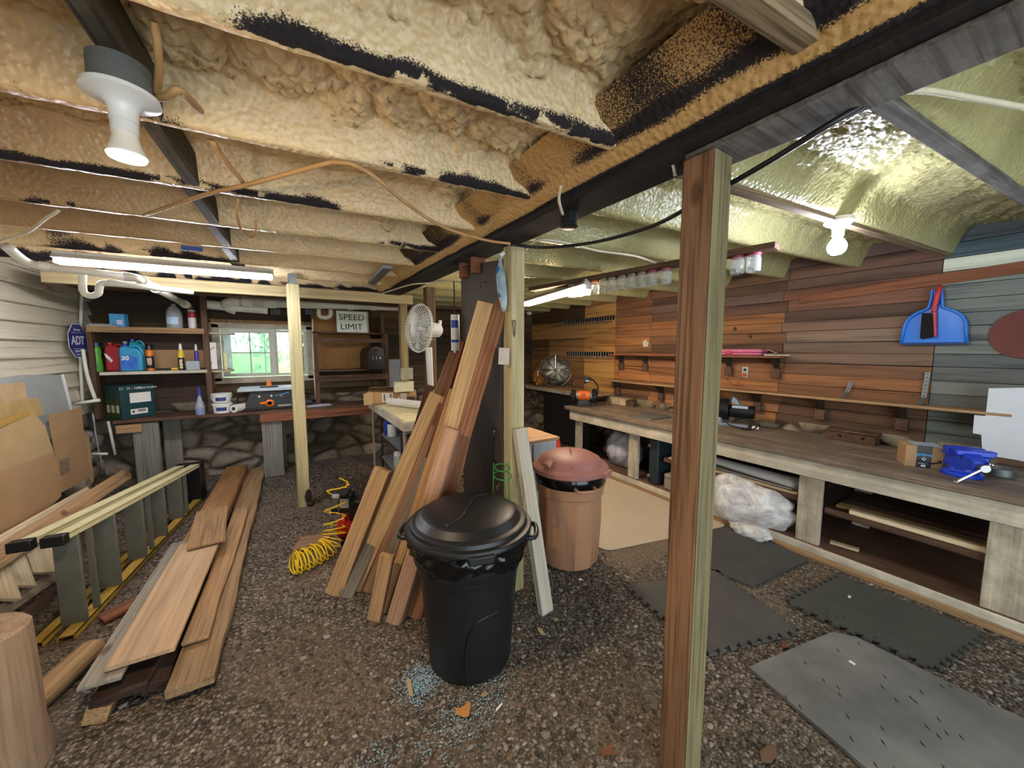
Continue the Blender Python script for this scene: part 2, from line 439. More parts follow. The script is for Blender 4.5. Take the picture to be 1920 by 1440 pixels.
# bare joist undersides on the right of the beam, bridging on the left
W_grey = wood('grey_board', '8d8a86', 0.6, 0.8, dirt=0.5)
W_dark = wood('dark_board', '3a302a', 0.5, 0.8)
for i, x0, x1 in ((2, 1.22, 3.98), (3, 1.22, 3.98), (4, 1.22, 3.98), (5, 1.22, 3.98)):
    struct(board('ceiling_joist', (x0, jy(i, x0), JZ-0.008), (x1, jy(i, x1), JZ-0.008), 0.042, 0.04, (0, 0, -1), W_grey if i != 5 else wood('joist_oak', '8f7856', 0.6), sh=0.3))
struct(board('ceiling_joist', (-.3, jy(4, -.3)-.01, JZ-.004), (bx0 := 1.0, jy(4, 1.0)-.01, JZ-.004), 0.05, 0.04, (0, 0, -1), wood('joist_oak', '8f7856', 0.6), sh=0.3))
W_block = wood('bridging', '57503f', 0.5, 0.9, dirt=0.5)
for i in range(2, 11):
    x = -0.31; struct(board('joist_bridging', (x, jy(i, x)+0.03, JZ+0.03), (x+0.02, jy(i+1, x)-0.03, JZ+0.03), 0.045, 0.12, (0, 0, -1), W_block if i > 3 else W_dark, sh=0.25))

# ------------------------------------------------------------------ plank walls and stone foundation
def plankwall(name, o, u, n_, rows, mat, thick=0.018):
    """rows: list of (z0, z1, [(u0, u1, hex)...])"""
    P, F, C = [], [], []
    o, u, n_ = Vector(o), Vector(u), Vector(n_)
    for z0, z1, segs in rows:
        for u0, u1, hx in segs:
            d = random.uniform(0.0, 0.006); g = 0.0022; c = L3(hx)*np.array((.95, 1.03, .98))*random.uniform(0.82, 1.15)
            tl = random.uniform(-0.004, 0.004)
            k = len(P)
            for (a, zz) in ((u0+g, z0+g), (u1-g, z0+g+tl), (u1-g, z1-g+tl), (u0+g, z1-g)):
                for dd in (0, thick+d):
                    q = o+u*a+n_*dd; P.append((q.x, q.y, zz)); C.append(c)
            F += [(k+1, k+3, k+5, k+7), (k, k+1, k+7, k+6), (k+2, k+4, k+5, k+3), (k, k+2, k+3, k+1), (k+4, k+6, k+7, k+5)]
    k = len(P)
    z0 = min(r[0] for r in rows); z1 = max(r[1] for r in rows); ua = min(s[0] for r in rows for s in r[2]); ub = max(s[1] for r in rows for s in r[2])
    for a, zz in ((ua, z0), (ub, z0), (ub, z1), (ua, z1)):
        q = o+u*a; P.append((q.x, q.y, zz)); C.append(L3('15100d'))
    F.append((k, k+1, k+2, k+3))
    return npmesh(name, np.array(P), np.array(F), mat, np.array(C), smooth=False)
wallY = attrmat('wall_planks_right', (9, 0.8, 16), 0.72, 0.62, 0.6, 0.35, 1.5, knots=True)
wallX = attrmat('wall_planks_back', (0.5, 7, 9), 0.8, 0.5, 0.5, 0.25, 1.6, knots=True)
rows = []; z = 0.80
hts = [0.10, 0.095, 0.10, 0.09, 0.095, 0.10, 0.09, 0.095, 0.10, 0.09, 0.095, 0.10, 0.095, 0.09, 0.10, .1]
mid_c = ['5d4232', '644634', '6f4c38', '8a5a3c', '94603e', '7a523c', '75594a', '7d6252', '806656', '77594a', '583f34', '7d5240', '744a3a', '62483c', '6b4a3e', '6a5048']
orange = ['5f4030', '7d5438', '94623f', 'a4693f', 'ab6e42', '9c663f', '8e6040', '9a6844', 'a56b42', '8f5d3b', '94603f', '85573a', '7c5138', '744b36', '6d4733', '6d4733']
gray = ['5f605e', '6b706c', '75746f', '6d6b68', '7a7873', '6c6a69', '676767', '74746f', '7d7d79', '6a6c6c', '72736f', '777874', '7d7e7a', 'c9c7ba', '4d5a62', '5a5d60']
z1s = []
for i, hgt in enumerate(hts):
    segs = []
    ub = 5.78-1.0; # u runs from y=5.78 towards the camera
    j1, j2, j3 = 2.66+0.03*(i % 2), 4.13+0.02*((i*7) % 3), 5.10
    segs.append((2.08, j1, orange[i])); segs.append((j1, j2, orange[(i+5) % 16] if i < 7 else orange[(i+9) % 16] if i < 11 else mid_c[(i+3) % 16])); segs.append((j2, j3, mid_c[i])); segs.append((j3, 7.7, gray[i]))
    rows.append((z, z+hgt, segs)); z += hgt
z = 0.80
for i, hgt in enumerate((0.25, 0.27, 0.23, 0.13, 0.28, 0.2, 0.15)):   # wider boards and panels in the far corner
    rows.append((z, z+hgt, [(0, 0.55, ('8a5a34', '9a6a40', '7d5634', '5c3c28', 'a0703f', '5a4030', '6a4a34')[i]), (0.55, 1.45, ('7d5636', '86603c', '9a6c42', '8a623c', 'a2744a', '4a3426', '5a4030')[i]), (1.45, 2.08, ('c08a4c', 'bd884c', 'b8804a', 'a9743f', 'b3814b', 'bf8d54', 'a87442')[i])])); z += hgt
struct(plankwall('wall_right', (XR, 5.78, 0), (0, -1, 0), (-1, 0, 0), rows, wallY), 'right wall of weathered horizontal boards')
# back wall boards around the window
rows = []; z = 0.8; WX0, WX1, WZ0, WZ1 = -0.74, 0.30, 1.11, 1.815
bc = ['4a382a', '55402e', '4f3b2c', '5a4632', '4a382a', '6a5440', '5c4936', '4c3a2c', '40322a', '382c24']
i = 0
while z < 2.36:
    hgt = 0.155; zz = min(z+hgt, 2.4)
    for lim in (WZ0, WZ1):
        if z < lim-0.002 < zz-0.004: zz = lim
    c = bc[i % 10]
    if z >= WZ0-0.01 and zz <= WZ1+0.01: segs = [(0, WX0+1.8, c), (WX1+1.8, 2.9, c), (2.9, 5.8, bc[(i+4) % 10])]
    else: segs = [(0, 1.7, c), (1.7, 2.9, bc[(i+2) % 10]), (2.9, 5.8, bc[(i+5) % 10])]
    rows.append((z, zz, segs)); z = zz; i += 1
wb = plankwall('wall_back', (XL, YB, 0), (1, 0, 0), (0, -1, 0), [r for r in rows], wallX)
# open the backing sheet behind the window: drop the last face, build four strips instead
bm = bmesh.new(); bm.from_mesh(wb.data); bm.faces.ensure_lookup_table()
big_f = max(bm.faces, key=lambda f: f.calc_area()); bmesh.ops.delete(bm, geom=[big_f], context='FACES')
for x0, x1, z0, z1 in ((XL, WX0, .8, 2.4), (WX1, XR, .8, 2.4), (WX0, WX1, .8, WZ0), (WX0, WX1, WZ1, 2.4)):
    bm.faces.new([bm.verts.new(p) for p in ((x0, YB+.001, z0), (x1, YB+.001, z0), (x1, YB+.001, z1), (x0, YB+.001, z1))])
cl_ = bm.verts.layers.float_color.get('Col')
for v in bm.verts:
    if v.co.y > YB: v[cl_] = (*L3('15100d'), 1)
bm.to_mesh(wb.data); bm.free(); struct(wb, 'back wall of dark boards')
# rubble stone foundation
def stones(name, pts0, u, n_, w, hgt, cell, amp, pal, topz=None, seed=0, lean=0.0, dark=0.0):
    nu, nv = int(w/0.016), int(hgt/0.016)
    U, V = np.meshgrid(np.linspace(0, w, nu), np.linspace(0, hgt, nv), indexing='ij')
    f1, f2, cid = worley(U/cell*0.72+0.35*vnoise(U*5, V*5, seed), V/cell*1.25+0.35*vnoise(U*5+9, V*5, seed), seed)
    d = np.clip((f2-f1)*2.2, 0, 1)**0.55*amp*(0.6+0.8*cid)+0.012*(fbm(U*22, V*22, seed+5)-0.5)
    d = d+lean*(1-V/hgt)**1.5
    d[:, -1] = -0.12
    P = np.array(pts0)[None, None]+U[..., None]*np.array(u)+V[..., None]*np.array((0, 0, 1))+d[..., None]*np.array(n_)
    pl = np.array([L3(c) for c in pal]); c = pl[(cid*997 % len(pal)).astype(int)]*(0.75+0.5*fbm(U*9, V*9, seed+9))[..., None]
    mort = (np.clip((f2-f1)*4, 0, 1))[..., None]; c = c*mort+L3('4a4138')*(1-mort)
    return npmesh(name, P.reshape(-1, 3), gridfaces(nu, nv), attrmat('fieldstone', (9, 9, 9), 0.85, 0.35, 0.8, 0.3, 2.0), c.reshape(-1, 3))
pal_b = ('7a6e5c', '6a5f50', '8a7f70', '5f5446', '7f7566')
pal_w = ('94866f', '85755c', 'a3977f', '786a55', '8f8068')
struct(stones('wall_foundation_back', (XL, 5.72, -0.03), (1, 0, 0), (0, -1, 0), 5.8, 0.93, 0.21, 0.08, pal_b, seed=3, lean=0.10), 'rubble stone foundation of the back wall')
struct(stones('wall_foundation_right', (XR+0.02, YB, -0.03), (0, -1, 0), (-1, 0, 0), 7.7, 0.89, 0.2, 0.07, pal_w, seed=13, lean=0.0), 'rubble stone foundation of the right wall')
struct(stones('wall_foundation_left', (XL-0.03, YF, -0.03), (0, 1, 0), (1, 0, 0), 7.7, 0.95, 0.2, 0.10, ('b0a696', '9c9284', 'c2baac', '857a6c'), seed=23), 'rubble stone foundation of the left wall')
# lapped siding on the left wall
sid = attrmat('painted_siding', (7, 0.4, 9), 0.75, 0.16, 0.5, 0.3, 1.4)
P, F, C = [], [], []
z = 0.86; i = 0
while z < 2.4:
    for (y0, y1) in ((YF, 2.6+(i*37 % 13)*0.08), (2.6+(i*37 % 13)*0.08, 4.85+(i*53 % 7)*0.1), (4.85+(i*53 % 7)*0.1, YB)):
        c = L3('e4dbc2')*random.uniform(0.82, 1.06); k = len(P)
        for (yy_, s_) in ((y0+.001, 0), (y1-.001, 0)):
            for (xx, zz) in ((XL+0.044, z), (XL+0.010, z+0.152), (XL, z+0.152), (XL, z), (XL+0.038, z-0.008)):
                P.append((xx, yy_, zz)); C.append(c)
        F += [(k, k+5, k+6, k+1), (k+4, k+9, k+5, k), (k+3, k+8, k+9, k+4), (k+1, k+6, k+7, k+2)]
    z += 0.145; i += 1
ww = npmesh('wall_left', np.array(P), np.array(F), sid, np.array(C), smooth=False); struct(ww, 'left wall of cream painted lapped siding')
nt = sid.node_tree; b = nt.nodes['Principled BSDF']; src = b.inputs['Base Color'].links[0].from_socket   # bare orange weathering on the paint
v = coords(nt, (1.5, 1.2, 6), rnd=False); f = noise(nt, v, 1.6, 6, 0.65)
col = mix(nt, ramp(nt, f, [(0.60, (0, 0, 0, 1)), (0.68, (0.75, 0.75, 0.75, 1))]), src, lin('a9702f'))
v = coords(nt, (4, 0.6, 30), rnd=False); f = noise(nt, v, 1.6, 5, 0.7)
col = mix(nt, ramp(nt, f, [(0.55, (0, 0, 0, 1)), (0.68, (0.55, 0.55, 0.55, 1))]), col, lin('6f6a5c'))
nt.links.new(col, b.inputs['Base Color'])
# unseen wall behind the photographer; its wide opening is added for fill light
g = G().box(XL-.1, -0.9, YF-.1, YF, 0, 2.35).box(2.5, XR+.1, YF-.1, YF, 0, 2.35).box(-0.9, 2.5, YF-.1, YF, 2.12, 2.35)
struct(g.mk('wall_front', W_grey), 'wall behind the camera with an opening added for fill light')
# outer skins so no light leaks
g = G().box(XL-.2, XL-.05, YF, YB+.3, -.1, 2.6).box(XR+.05, XR+.2, YF, YB+.3, -.1, 2.6).box(XL-.2, XR+.2, YB+.15, YB+.3, -.1, WZ0-.02).box(XL-.2, XR+.2, YB+.15, YB+.3, WZ1+.02, 2.6).box(XL-.2, WX0-.02, YB+.15, YB+.3, WZ0-.02, WZ1+.02).box(WX1+.02, XR+.2, YB+.15, YB+.3, WZ0-.02, WZ1+.02).box(XL-.2, XR+.2, YF-.1, YB+.3, 2.5, 2.6)
struct(g.mk('wall_outer', plain('earth', '3a3028', 0.9)))
# ================================================================== BEAM, POSTS, LAMPS, PIPES, CABLES
W_new = wood('new_pine', 'c9b57c', 0.78, 0.45, rough=0.7)
W_treat = wood('treated_pine', '9a6a40', 0.6, 0.7, rough=0.65)
W_treat2 = wood('treated_green', '8f8a58', 0.65, 0.7, rough=0.7)
W_old = wood('old_brown', '6f4f38', 0.55, 0.7, dirt=0.4)
W_oldd = wood('old_dark', '4a362a', 0.55, 0.7, dirt=0.4)
W_pine = wood('pale_pine', 'd3bd94', 0.75, 0.4)
W_tan = wood('tan_board', 'b98f5c', 0.62, 0.6)
W_red = wood('red_board', '94562f', 0.55, 0.7)
W_paintw = wood('worn_white_paint', 'd2c9b2', 0.85, 0.25, dirt=0.35)
WHITE = plain('white_plastic', 'dcdcd6', 0.35, var=0.04)
PVC = plain('pvc', 'd4d0c2', 0.3, var=0.07)
BLACKP = plain('black_plastic', '141416', 0.38, var=0.1)
STEEL = plain('steel', '9a9a98', 0.35, 1.0, 0.1)
CHROME = plain('chrome', 'c8c8c8', 0.16, 1.0, 0.05)
GALV = plain('galvanised', '8a9090', 0.5, 0.8, 0.15)
CARD = plain('cardboard', 'b4986c', 0.85, var=0.07, bmp=0.1, scale=6)
CARD2 = plain('cardboard_brown', 'a88660', 0.85, var=0.08, bmp=0.1, scale=6)
PAPER = plain('paper', 'dedbd2', 0.8, var=0.03)
INK = plain('black_ink', '121212', 0.7, var=0.02)
# beam (soot black, foam overspray along its left edge)
bt = thing('ceiling_beam', 'long dark ceiling beam running from the near right to the back wall', 'beam', (1.1, 0, 2.1))
B_blk = wood('beam_black', '2a2422', 0.5, 0.8, dirt=0.3)
def bx(y): return 1.115-0.024*(y-0.65)
def beampart(name, y0, y1, xa, xb, z0, z1, mat, par, o=(1.1, 0, 2.1), tag_=None):
    g = G(); P = []
    for y in (y0, y1):
        P.append([(bx(y)+xa-o[0], y-o[1], z0-o[2]), (bx(y)+xb-o[0], y-o[1], z0-o[2]), (bx(y)+xb-o[0], y-o[1], z1-o[2]), (bx(y)+xa-o[0], y-o[1], z1-o[2])])
    g.hexa([P[0][0], P[0][1], P[1][1], P[1][0], P[0][3], P[0][2], P[1][2], P[1][3]])
    return g.mk(name, mat, par, bevel=0.004)
beampart('timber', -1.88, 4.35, -0.085, 0.085, 2.1, 2.27, B_blk, bt)
gp = beampart('lower_plank', -1.88, 0.74, -0.035, 0.125, 2.085, 2.099, W_grey, bt); gp['label'] = 'grey plank nailed under the beam'
gp = beampart('side_plank', -1.88, 0.70, 0.087, 0.125, 2.1, 2.25, W_grey, bt)
# foam-covered ledger against the beam, a rounded strip with soot
ys = np.arange(-1.85, 4.3, 0.02); prof = [(0.02, 2.135), (-0.005, 2.128), (-0.03, 2.135), (-0.055, 2.155), (-0.075, 2.18), (-0.11, 2.20), (-0.15, 2.215), (-0.19, 2.26)]
P = []; C = []; S_ = []
for y in ys:
    jj = 0.012*(vnoise(np.array(y*4.0), np.array(0.5), 3)-0.5)
    for q, (dx, z) in enumerate(prof):
        P.append((bx(y)-0.085+dx+0.01*(vnoise(np.array(y*7), np.array(q*0.6), 5)-0.5)-1.1, y, z+jj-2.1))
        pt = sstep(0.42, 0.6, fbm(np.array(y*1.6), np.array(7.7), 15, 3)+0.2*(1 if q < 2 else 0))
        s = float(np.clip(((0.25 if q in (2, 3) else 0.95) if q < 5 else 0.55)*pt, 0, 0.97))
        C.append(np.array(L3('c39a62'))); S_.append(s*.95)
fo = npmesh('foam_overspray', np.array(P), gridfaces(len(ys), len(prof)), foam_m, np.array(C), parent=bt)
set_soot(fo, np.array(S_)); fo['label'] = 'tan foam overspray with soot along the beam'
# header across the back
hd = board('header_board', (-1.55, 4.30, 2.06), (1.25, 4.20, 2.06), 0.10, 0.038, (0, -1, 0), W_new)
tag(hd, 'pale new pine header board under the ceiling, in front of the back white pipes', 'board')
hd = board('ceiling_board', (-1.6, 4.9, 2.07), (2.6, 4.85, 2.07), 0.14, 0.03, (0, 0, 1), W_old)
tag(hd, 'old brown board flat under the ceiling above the back window', 'board')
def post(label, x, y, s, z1, mat, rz=0.0, side=None):
    t = thing('support_post', label, 'post', (x, y, 0), rz)
    n = 6; rows = []
    g = G().box(-s/2, s/2, -s/2, s/2, -0.02, z1)
    sh = g.mk('shaft', mat, t, Matrix.Rotation(0, 4, 'Z'), bevel=0.006)
    return t
W_treatz = wood('treated_pine_upright', '8d6440', 0.5, 0.95, rough=0.6, axis=2)
W_newz = wood('new_pine_upright', 'cbbd84', 0.78, 0.4, rough=0.7, axis=2)
W_oldz = wood('old_upright', '6b5438', 0.55, 0.7, axis=2, dirt=0.3)
W_midz = wood('mid_upright', 'a3905c', 0.7, 0.6, axis=2)
p = post('brown treated wood post in the right foreground, nearest the camera', 1.13, 0.70, 0.098, 2.085, W_treatz, 0.03)
fc = G().box(-0.047, 0.047, -0.0512, -0.0492, 0.0, 2.08).mk('olive_face', wood('green_upright', '7b6f47', 0.6, 0.8, axis=2), p); fc['label'] = 'greenish face of the post'  # thin olive facing laid over one side of the post
p = post('pale pine post under the beam behind the black trash can', 1.165, 1.88, 0.092, 2.10, W_newz)
board('hook', (0, 0, 0), (0.01, 0, 0), 0.01, 0.01, (0, 0, 1), STEEL) if False else None
p = post('dark brown post right behind the white pedestal fan', 1.215, 3.52, 0.092, 2.10, W_oldz)
p = post('pale post left of the white fan, rising behind the open cardboard box', 1.255, 4.62, 0.09, 2.10, W_midz)
p = post('pale yellow pine post standing alone left of centre, in front of the window', 0.083, 4.0, 0.095, 2.10, W_newz, 0.12)
W = G().box(-0.03, 0.03, -0.05, 0.05, 2.10, 2.19).mk('shim', GALV, p); W['label'] = 'grey metal shim on top of the post'
g = G(); g.ball((0.035, -0.055, 0.09), 0.05, (0.6, 0.35, 1.5), 2, 0.12).ball((0.05, -0.06, 0.02), 0.05, (0.7, 0.5, 0.6), 2, 0.12)
tag(g.mk('bark_clump', W_oldd, None, TR(0.083, 4.0, 0)), 'dark clump of bark at the foot of the pale yellow post', 'bark')
# ------------------------------------------------------------------ lamps
def emis(name, c, s):
    m, nt, b = base(name); b.inputs['Base Color'].default_value = lin(c); b.inputs['Emission Color'].default_value = lin(c); b.inputs['Emission Strength'].default_value = s
    return m
CER = plain('porcelain', 'e2ddd6', 0.25, var=0.03)
lampL = thing('ceiling_lamp', 'white porcelain lamp holder with a warm flood bulb, hanging upper left', 'lamp', (-0.30, 1.27, 2.165))
G().cyl((0, 0, -0.062), (0, 0, 0.0), 0.055, seg=24).mk('junction_box', plain('box_grey', '5a5a56', 0.6), lampL, smooth=True)
G().lathe([(0.0, -0.064), (0.068, -0.064), (0.070, -0.074), (0.058, -0.080), (0.036, -0.088), (0.029, -0.098), (0.026, -0.115), (0.026, -0.128), (0.0235, -0.129), (0.025, -0.133), (0.025, -0.155), (0, -0.155)], 32).mk('lamp_holder', CER, lampL, smooth=True)
bl = G().lathe([(0.022, -0.15), (0.024, -0.165), (0.028, -0.18), (0.033, -0.192), (0.036, -0.20), (0.036, -0.2045)], 28, cap=False).mk('bulb', plain('bulb_glass', 'efe3d2', 0.3, var=0.02), lampL, smooth=True)
G().lathe([(0.036, -0.2045), (0.033, -0.210), (0.02, -0.2135), (0.0, -0.2145)], 28, cap=False).mk('bulb_face', emis('warm_bulb', 'ffe3c0', 900), bl, smooth=True)
lampR = thing('ceiling_lamp', 'white porcelain lamp holder with a cold white bulb, over the right workbench', 'lamp', (2.43, 0.785, 2.165))
G().lathe([(0.0, 0.0), (0.058, 0.0), (0.062, -0.02), (0.05, -0.032), (0.032, -0.042), (0.026, -0.05), (0.025, -0.085), (0, -0.085)], 32).mk('lamp_holder', CER, lampR, smooth=True)
G().lathe([(0.014, -0.08), (0.018, -0.095), (0.030, -0.112), (0.0385, -0.130), (0.040, -0.145), (0.035, -0.163), (0.022, -0.177), (0.0, -0.182)], 28, cap=False).mk('bulb', emis('cold_bulb', 'dfe9ff', 230), lampR, smooth=True)
def fluoro(label, a, b, power, col, mname, r=0.014, wid=0.13):
    a = Vector(a); b = Vector(b); L = (b-a).length
    t = thing('fluorescent_light', label, 'lamp', M=frame(a, b-a, (0, 0, 1)))
    G().box(0, L, -0.03, 0.03, 0.03, 0.06).hexa([(0, -wid/2, 0.012), (L, -wid/2, 0.012), (L, wid/2, 0.012), (0, wid/2, 0.012), (0, -0.035, 0.042), (L, -0.035, 0.042), (L, 0.035, 0.042), (0, 0.035, 0.042)]).mk('housing', plain('enamel', 'cfcac2', 0.4, var=0.05), t, bevel=0.003)
    for x in (0.0, L-0.012): G().box(x, x+0.012, -0.03, 0.03, -0.022, 0.012).mk('end_socket', WHITE, t, bevel=0.002)
    for s in (-1, 1): G().cyl((0.013, s*0.03, -0.006), (L-0.013, s*0.03, -0.006), r, seg=14).mk('tube', emis(mname+str(s), col, power), t, smooth=True)
    return t
fluoro('fluorescent strip light on the left, hanging below the white pipe joists by the siding wall', (-1.26, 3.68, 2.085), (-0.055, 3.60, 2.085), 60, 'f2f4ff', 'tube_left')
fluoro('fluorescent strip light on the right, ending beside the row of hanging jars', (2.33, 3.50, 2.01), (2.115, 2.26, 2.01), 80, 'ffe9cc', 'tube_right')
# ------------------------------------------------------------------ drain pipes
def pipes(name, label, cat, runs, mat, rings=(), group=None):
    """runs: list of (points, radius, name)"""
    o = Vector(runs[0][0][0]); t = thing(name, label, cat, o, group=group)
    for pts, r, nm in runs:
        g = G().tube([Vector(p)-o for p in pts], r, 14, smooth=5 if len(pts) > 2 else 0); g.mk(nm, mat, t, smooth='all')
    for c, d, r, L in rings:
        d = Vector(d).normalized(); c = Vector(c)-o
        G().cyl(c-d*L/2, c+d*L/2, r, seg=18).mk('coupling', mat, t, smooth=True)
    return t
a0 = at(12, 462, 'z', 2.06); a1 = at(62, 497, 'z', 1.99); a2 = at(255, 521, 'z', 1.98); a3 = at(348, 571, 'z', 1.97)
dd = (a2-a1).normalized(); d3 = (a3-a2).normalized()
pipes('drain_pipe', 'white plastic drain pipe with elbows running under the left fluorescent light', 'pipe',
      [([a0, a1-dd*0.02+Vector((0, 0, .01)), a1+dd*0.05], 0.024, 'elbow_pipe'), ([a1, a2], 0.022, 'straight_pipe'), ([a2-dd*0.05, a2, a2+d3*0.1], 0.025, 'elbow_pipe'), ([a2+d3*0.1, a3], 0.028, 'straight_pipe')], PVC,
      [(a1+dd*0.04, dd, 0.028, 0.04), (a2-dd*0.04, dd, 0.028, 0.04), (a2+d3*0.12, d3, 0.036, 0.05), (a2+d3*0.5, d3, 0.036, 0.07), (a3, d3, 0.038, 0.12)])
b0 = at(155, 512, 'y', 3.42); Yp = 3.42
tp = [at(x, y, 'y', Yp) for x, y in ((155, 514), (155, 540), (160, 551), (172, 555), (184, 550), (186, 540), (190, 532), (202, 530))]
pipes('sink_trap', 'white plastic trap with a round bend below the left drain pipe', 'pipe', [(tp, 0.019, 'trap_bend'), ([tp[-1], at(360, 548, 'y', 3.8)], 0.019, 'tail_pipe')], PVC)
c0 = at(425, 566, 'y', 5.35); c1 = at(762, 577, 'y', 5.2)
cc = (c1-c0).normalized()
pipes('waste_pipe', 'thick white waste pipe running along the back wall above the window', 'pipe',
      [([at(442, 582, 'y', 5.45), at(428, 577, 'y', 5.45), at(424, 570, 'y', 5.4), c0+cc*0.05, c0+cc*0.12], 0.052, 'return_bend'), ([c0+cc*0.1, c1], 0.047, 'straight_pipe'),
       ([at(378, 570, 'y', 5.45), at(440, 576, 'y', 5.45), at(502, 581, 'y', 5.45)], 0.05, 'lower_pipe')], PVC,
      [(c0+cc*0.2, cc, 0.056, 0.10), (c0+cc*0.42, cc, 0.056, 0.12), (c0+cc*1.3, cc, 0.055, 0.08), (c0+cc*1.58, cc, 0.053, 0.06)])
pipes('sink_trap', 'small white trap bend hanging at the upper left of the speed limit sign', 'pipe',
      [([at(x, y, 'y', 5.5) for x, y in ((598, 578), (598, 590), (604, 595), (614, 595), (620, 590), (620, 580))], 0.028, 'trap_bend')], PVC)
pipes('drain_pipe', 'short white pipe with an elbow in the far right corner, beside the pale post', 'pipe',
      [([at(972, 579, 'y', 5.5), at(990, 580, 'y', 5.5)], 0.035, 'straight_pipe'), ([at(990, 577, 'y', 5.5), at(993, 590, 'y', 5.5)], 0.045, 'elbow_pipe'), ([at(993, 583, 'y', 5.5), at(1040, 588, 'y', 5.5)], 0.02, 'copper_pipe')], PVC)
# conduits and pipes in the left corner
def rods(name, label, cat, pts, r, mat, seg=8, smooth=0, group=None):
    o = Vector(pts[0]); g = G().tube([Vector(p)-o for p in pts], r, seg, smooth=smooth)
    return tag(g.mk(name, mat, None, Matrix.Translation(o), smooth='all'), label, cat, group)
rods('conduit', 'white conduit rising up the left corner behind the blue octagonal sign', 'pipe', [at(155, 755, 'x', -1.745), at(150, 660, 'x', -1.745), at(153, 560, 'x', -1.73), at(155, 548, 'x', -1.72)], 0.013, PVC, smooth=4)
rods('pipe', 'bent white pipe slanting down right of the blue octagonal sign', 'pipe', [at(155, 655, 'y', 5.2), at(164, 705, 'y', 5.2), at(180, 752, 'y', 5.2)], 0.015, PVC, smooth=4)
rods('pipe', 'white pipe level under the slanting pipe in the left corner', 'pipe', [at(140, 757, 'y', 5.0), at(188, 750, 'y', 5.0)], 0.016, PVC)
rods('pipe', 'thin grey pipe running down the stones in the left corner', 'pipe', [at(174, 775, 'y', 5.0), at(182, 830, 'y', 5.0), at(196, 890, 'y', 5.0)], 0.009, GALV, smooth=3)
rods('pipe', 'pale pipe slanting to the floor left of the grey bench leg', 'pipe', [at(203, 790, 'y', 5.25), at(216, 853, 'y', 5.25)], 0.012, PVC)
rods('pipe', 'short white level pipe near the floor in the left corner', 'pipe', [at(172, 851, 'y', 5.0), at(202, 851, 'y', 5.0)], 0.013, PVC)
rods('conduit', 'thin white conduit running down the back wall just right of the window', 'pipe', [at(586, 598, 'y', 5.62), at(588, 680, 'y', 5.62), at(592, 740, 'y', 5.62), at(596, 762, 'y', 5.6)], 0.009, PVC, smooth=3)
for lab_, x0_, x1_ in (('black electrical box below the white pipe above the window, left of the yellow post', 506, 527), ('black electrical box below the white pipe, right of the yellow post', 571, 588)):
    a_ = at(x0_, 577, 'y', 5.6); b_ = at(x1_, 591, 'y', 5.6)
    tag(G().cbox(0, 0, 0, b_.x-a_.x, .06, a_.z-b_.z).mk('electrical_box', BLACKP, None, TR((a_.x+b_.x)/2, 5.6, (a_.z+b_.z)/2), bevel=.004), lab_, 'box')
# ------------------------------------------------------------------ cables under the ceiling
CAB_T = plain('tan_cable', 'b58d5c', 0.6); CAB_W = plain('cream_cable', 'cfc6ac', 0.55); CAB_B = plain('black_cable', '121214', 0.45)
rods('cable', 'tan cable sagging from the middle joist down to the pale pine post', 'cable', [at(620, 304, 'z', 2.14), at(660, 308, 'z', 2.13), at(700, 330, 'z', 2.10), at(760, 380, 'z', 2.08), at(830, 425, 'z', 2.08), at(905, 449, 'z', 2.07), at(957, 457, 'z', 2.06)], 0.007, CAB_T, smooth=6)
rods('cable', 'black cable slung from the pale pine post past the foreground post to the right ceiling', 'cable', [at(957, 458, 'z', 2.06), at(1020, 464, 'z', 2.06), at(1110, 455, 'z', 2.03), at(1220, 425, 'z', 2.01), at(1320, 372, 'z', 2.0), at(1440, 304, 'z', 2.02), at(1560, 230, 'z', 2.06), at(1660, 174, 'z', 2.12)], 0.008, CAB_B, smooth=6)
rods('cable', 'pale cable arching across the right ceiling from the end of the black cable', 'cable', [at(1660, 172, 'z', 2.12), at(1740, 170, 'z', 2.15), at(1830, 185, 'z', 2.17), at(1925, 202, 'z', 2.18)], 0.008, CAB_W, smooth=5)
rods('cable', 'foam coated cable slanting from the bridging to the middle joist on the left', 'cable', [at(270, 404, 'z', 2.14), at(380, 366, 'z', 2.13), at(470, 345, 'z', 2.12), at(560, 320, 'z', 2.13), at(622, 304, 'z', 2.14)], 0.008, CAB_T, smooth=5)
rods('cable', 'cream cable curving across the far left ceiling above the strip light', 'cable', [at(0, 452, 'z', 2.13), at(50, 436, 'z', 2.12), at(85, 410, 'z', 2.13), at(110, 395, 'z', 2.15)], 0.007, CAB_W, smooth=5)
rods('cable', 'foam coated cable hanging down beside the left ceiling lamp', 'cable', [at(288, 40, 'z', 2.2), at(296, 90, 'z', 2.17), at(298, 140, 'z', 2.15), at(292, 175, 'z', 2.14)], 0.008, CAB_T, smooth=5)
rods('cable', 'short foam coated cable leaving the left ceiling lamp to the right', 'cable', [at(282, 182, 'z', 2.14), at(310, 182, 'z', 2.13), at(333, 168, 'z', 2.14), at(352, 182, 'z', 2.15), at(376, 208, 'z', 2.17)], 0.009, CAB_T, smooth=5)
rods('cable', 'looped cable hanging from the joist left of the strip light end', 'cable', [at(446, 372, 'z', 2.15), at(444, 400, 'z', 2.1), at(452, 430, 'z', 2.07), at(470, 445, 'z', 2.08), at(479, 436, 'z', 2.1), at(480, 415, 'z', 2.14)], 0.006, CAB_T, smooth=5)
rods('cable', 'foam coated cable running down from the second joist left of centre', 'cable', [at(398, 265, 'z', 2.18), at(425, 305, 'z', 2.17), at(455, 342, 'z', 2.15)], 0.009, CAB_T, smooth=4)
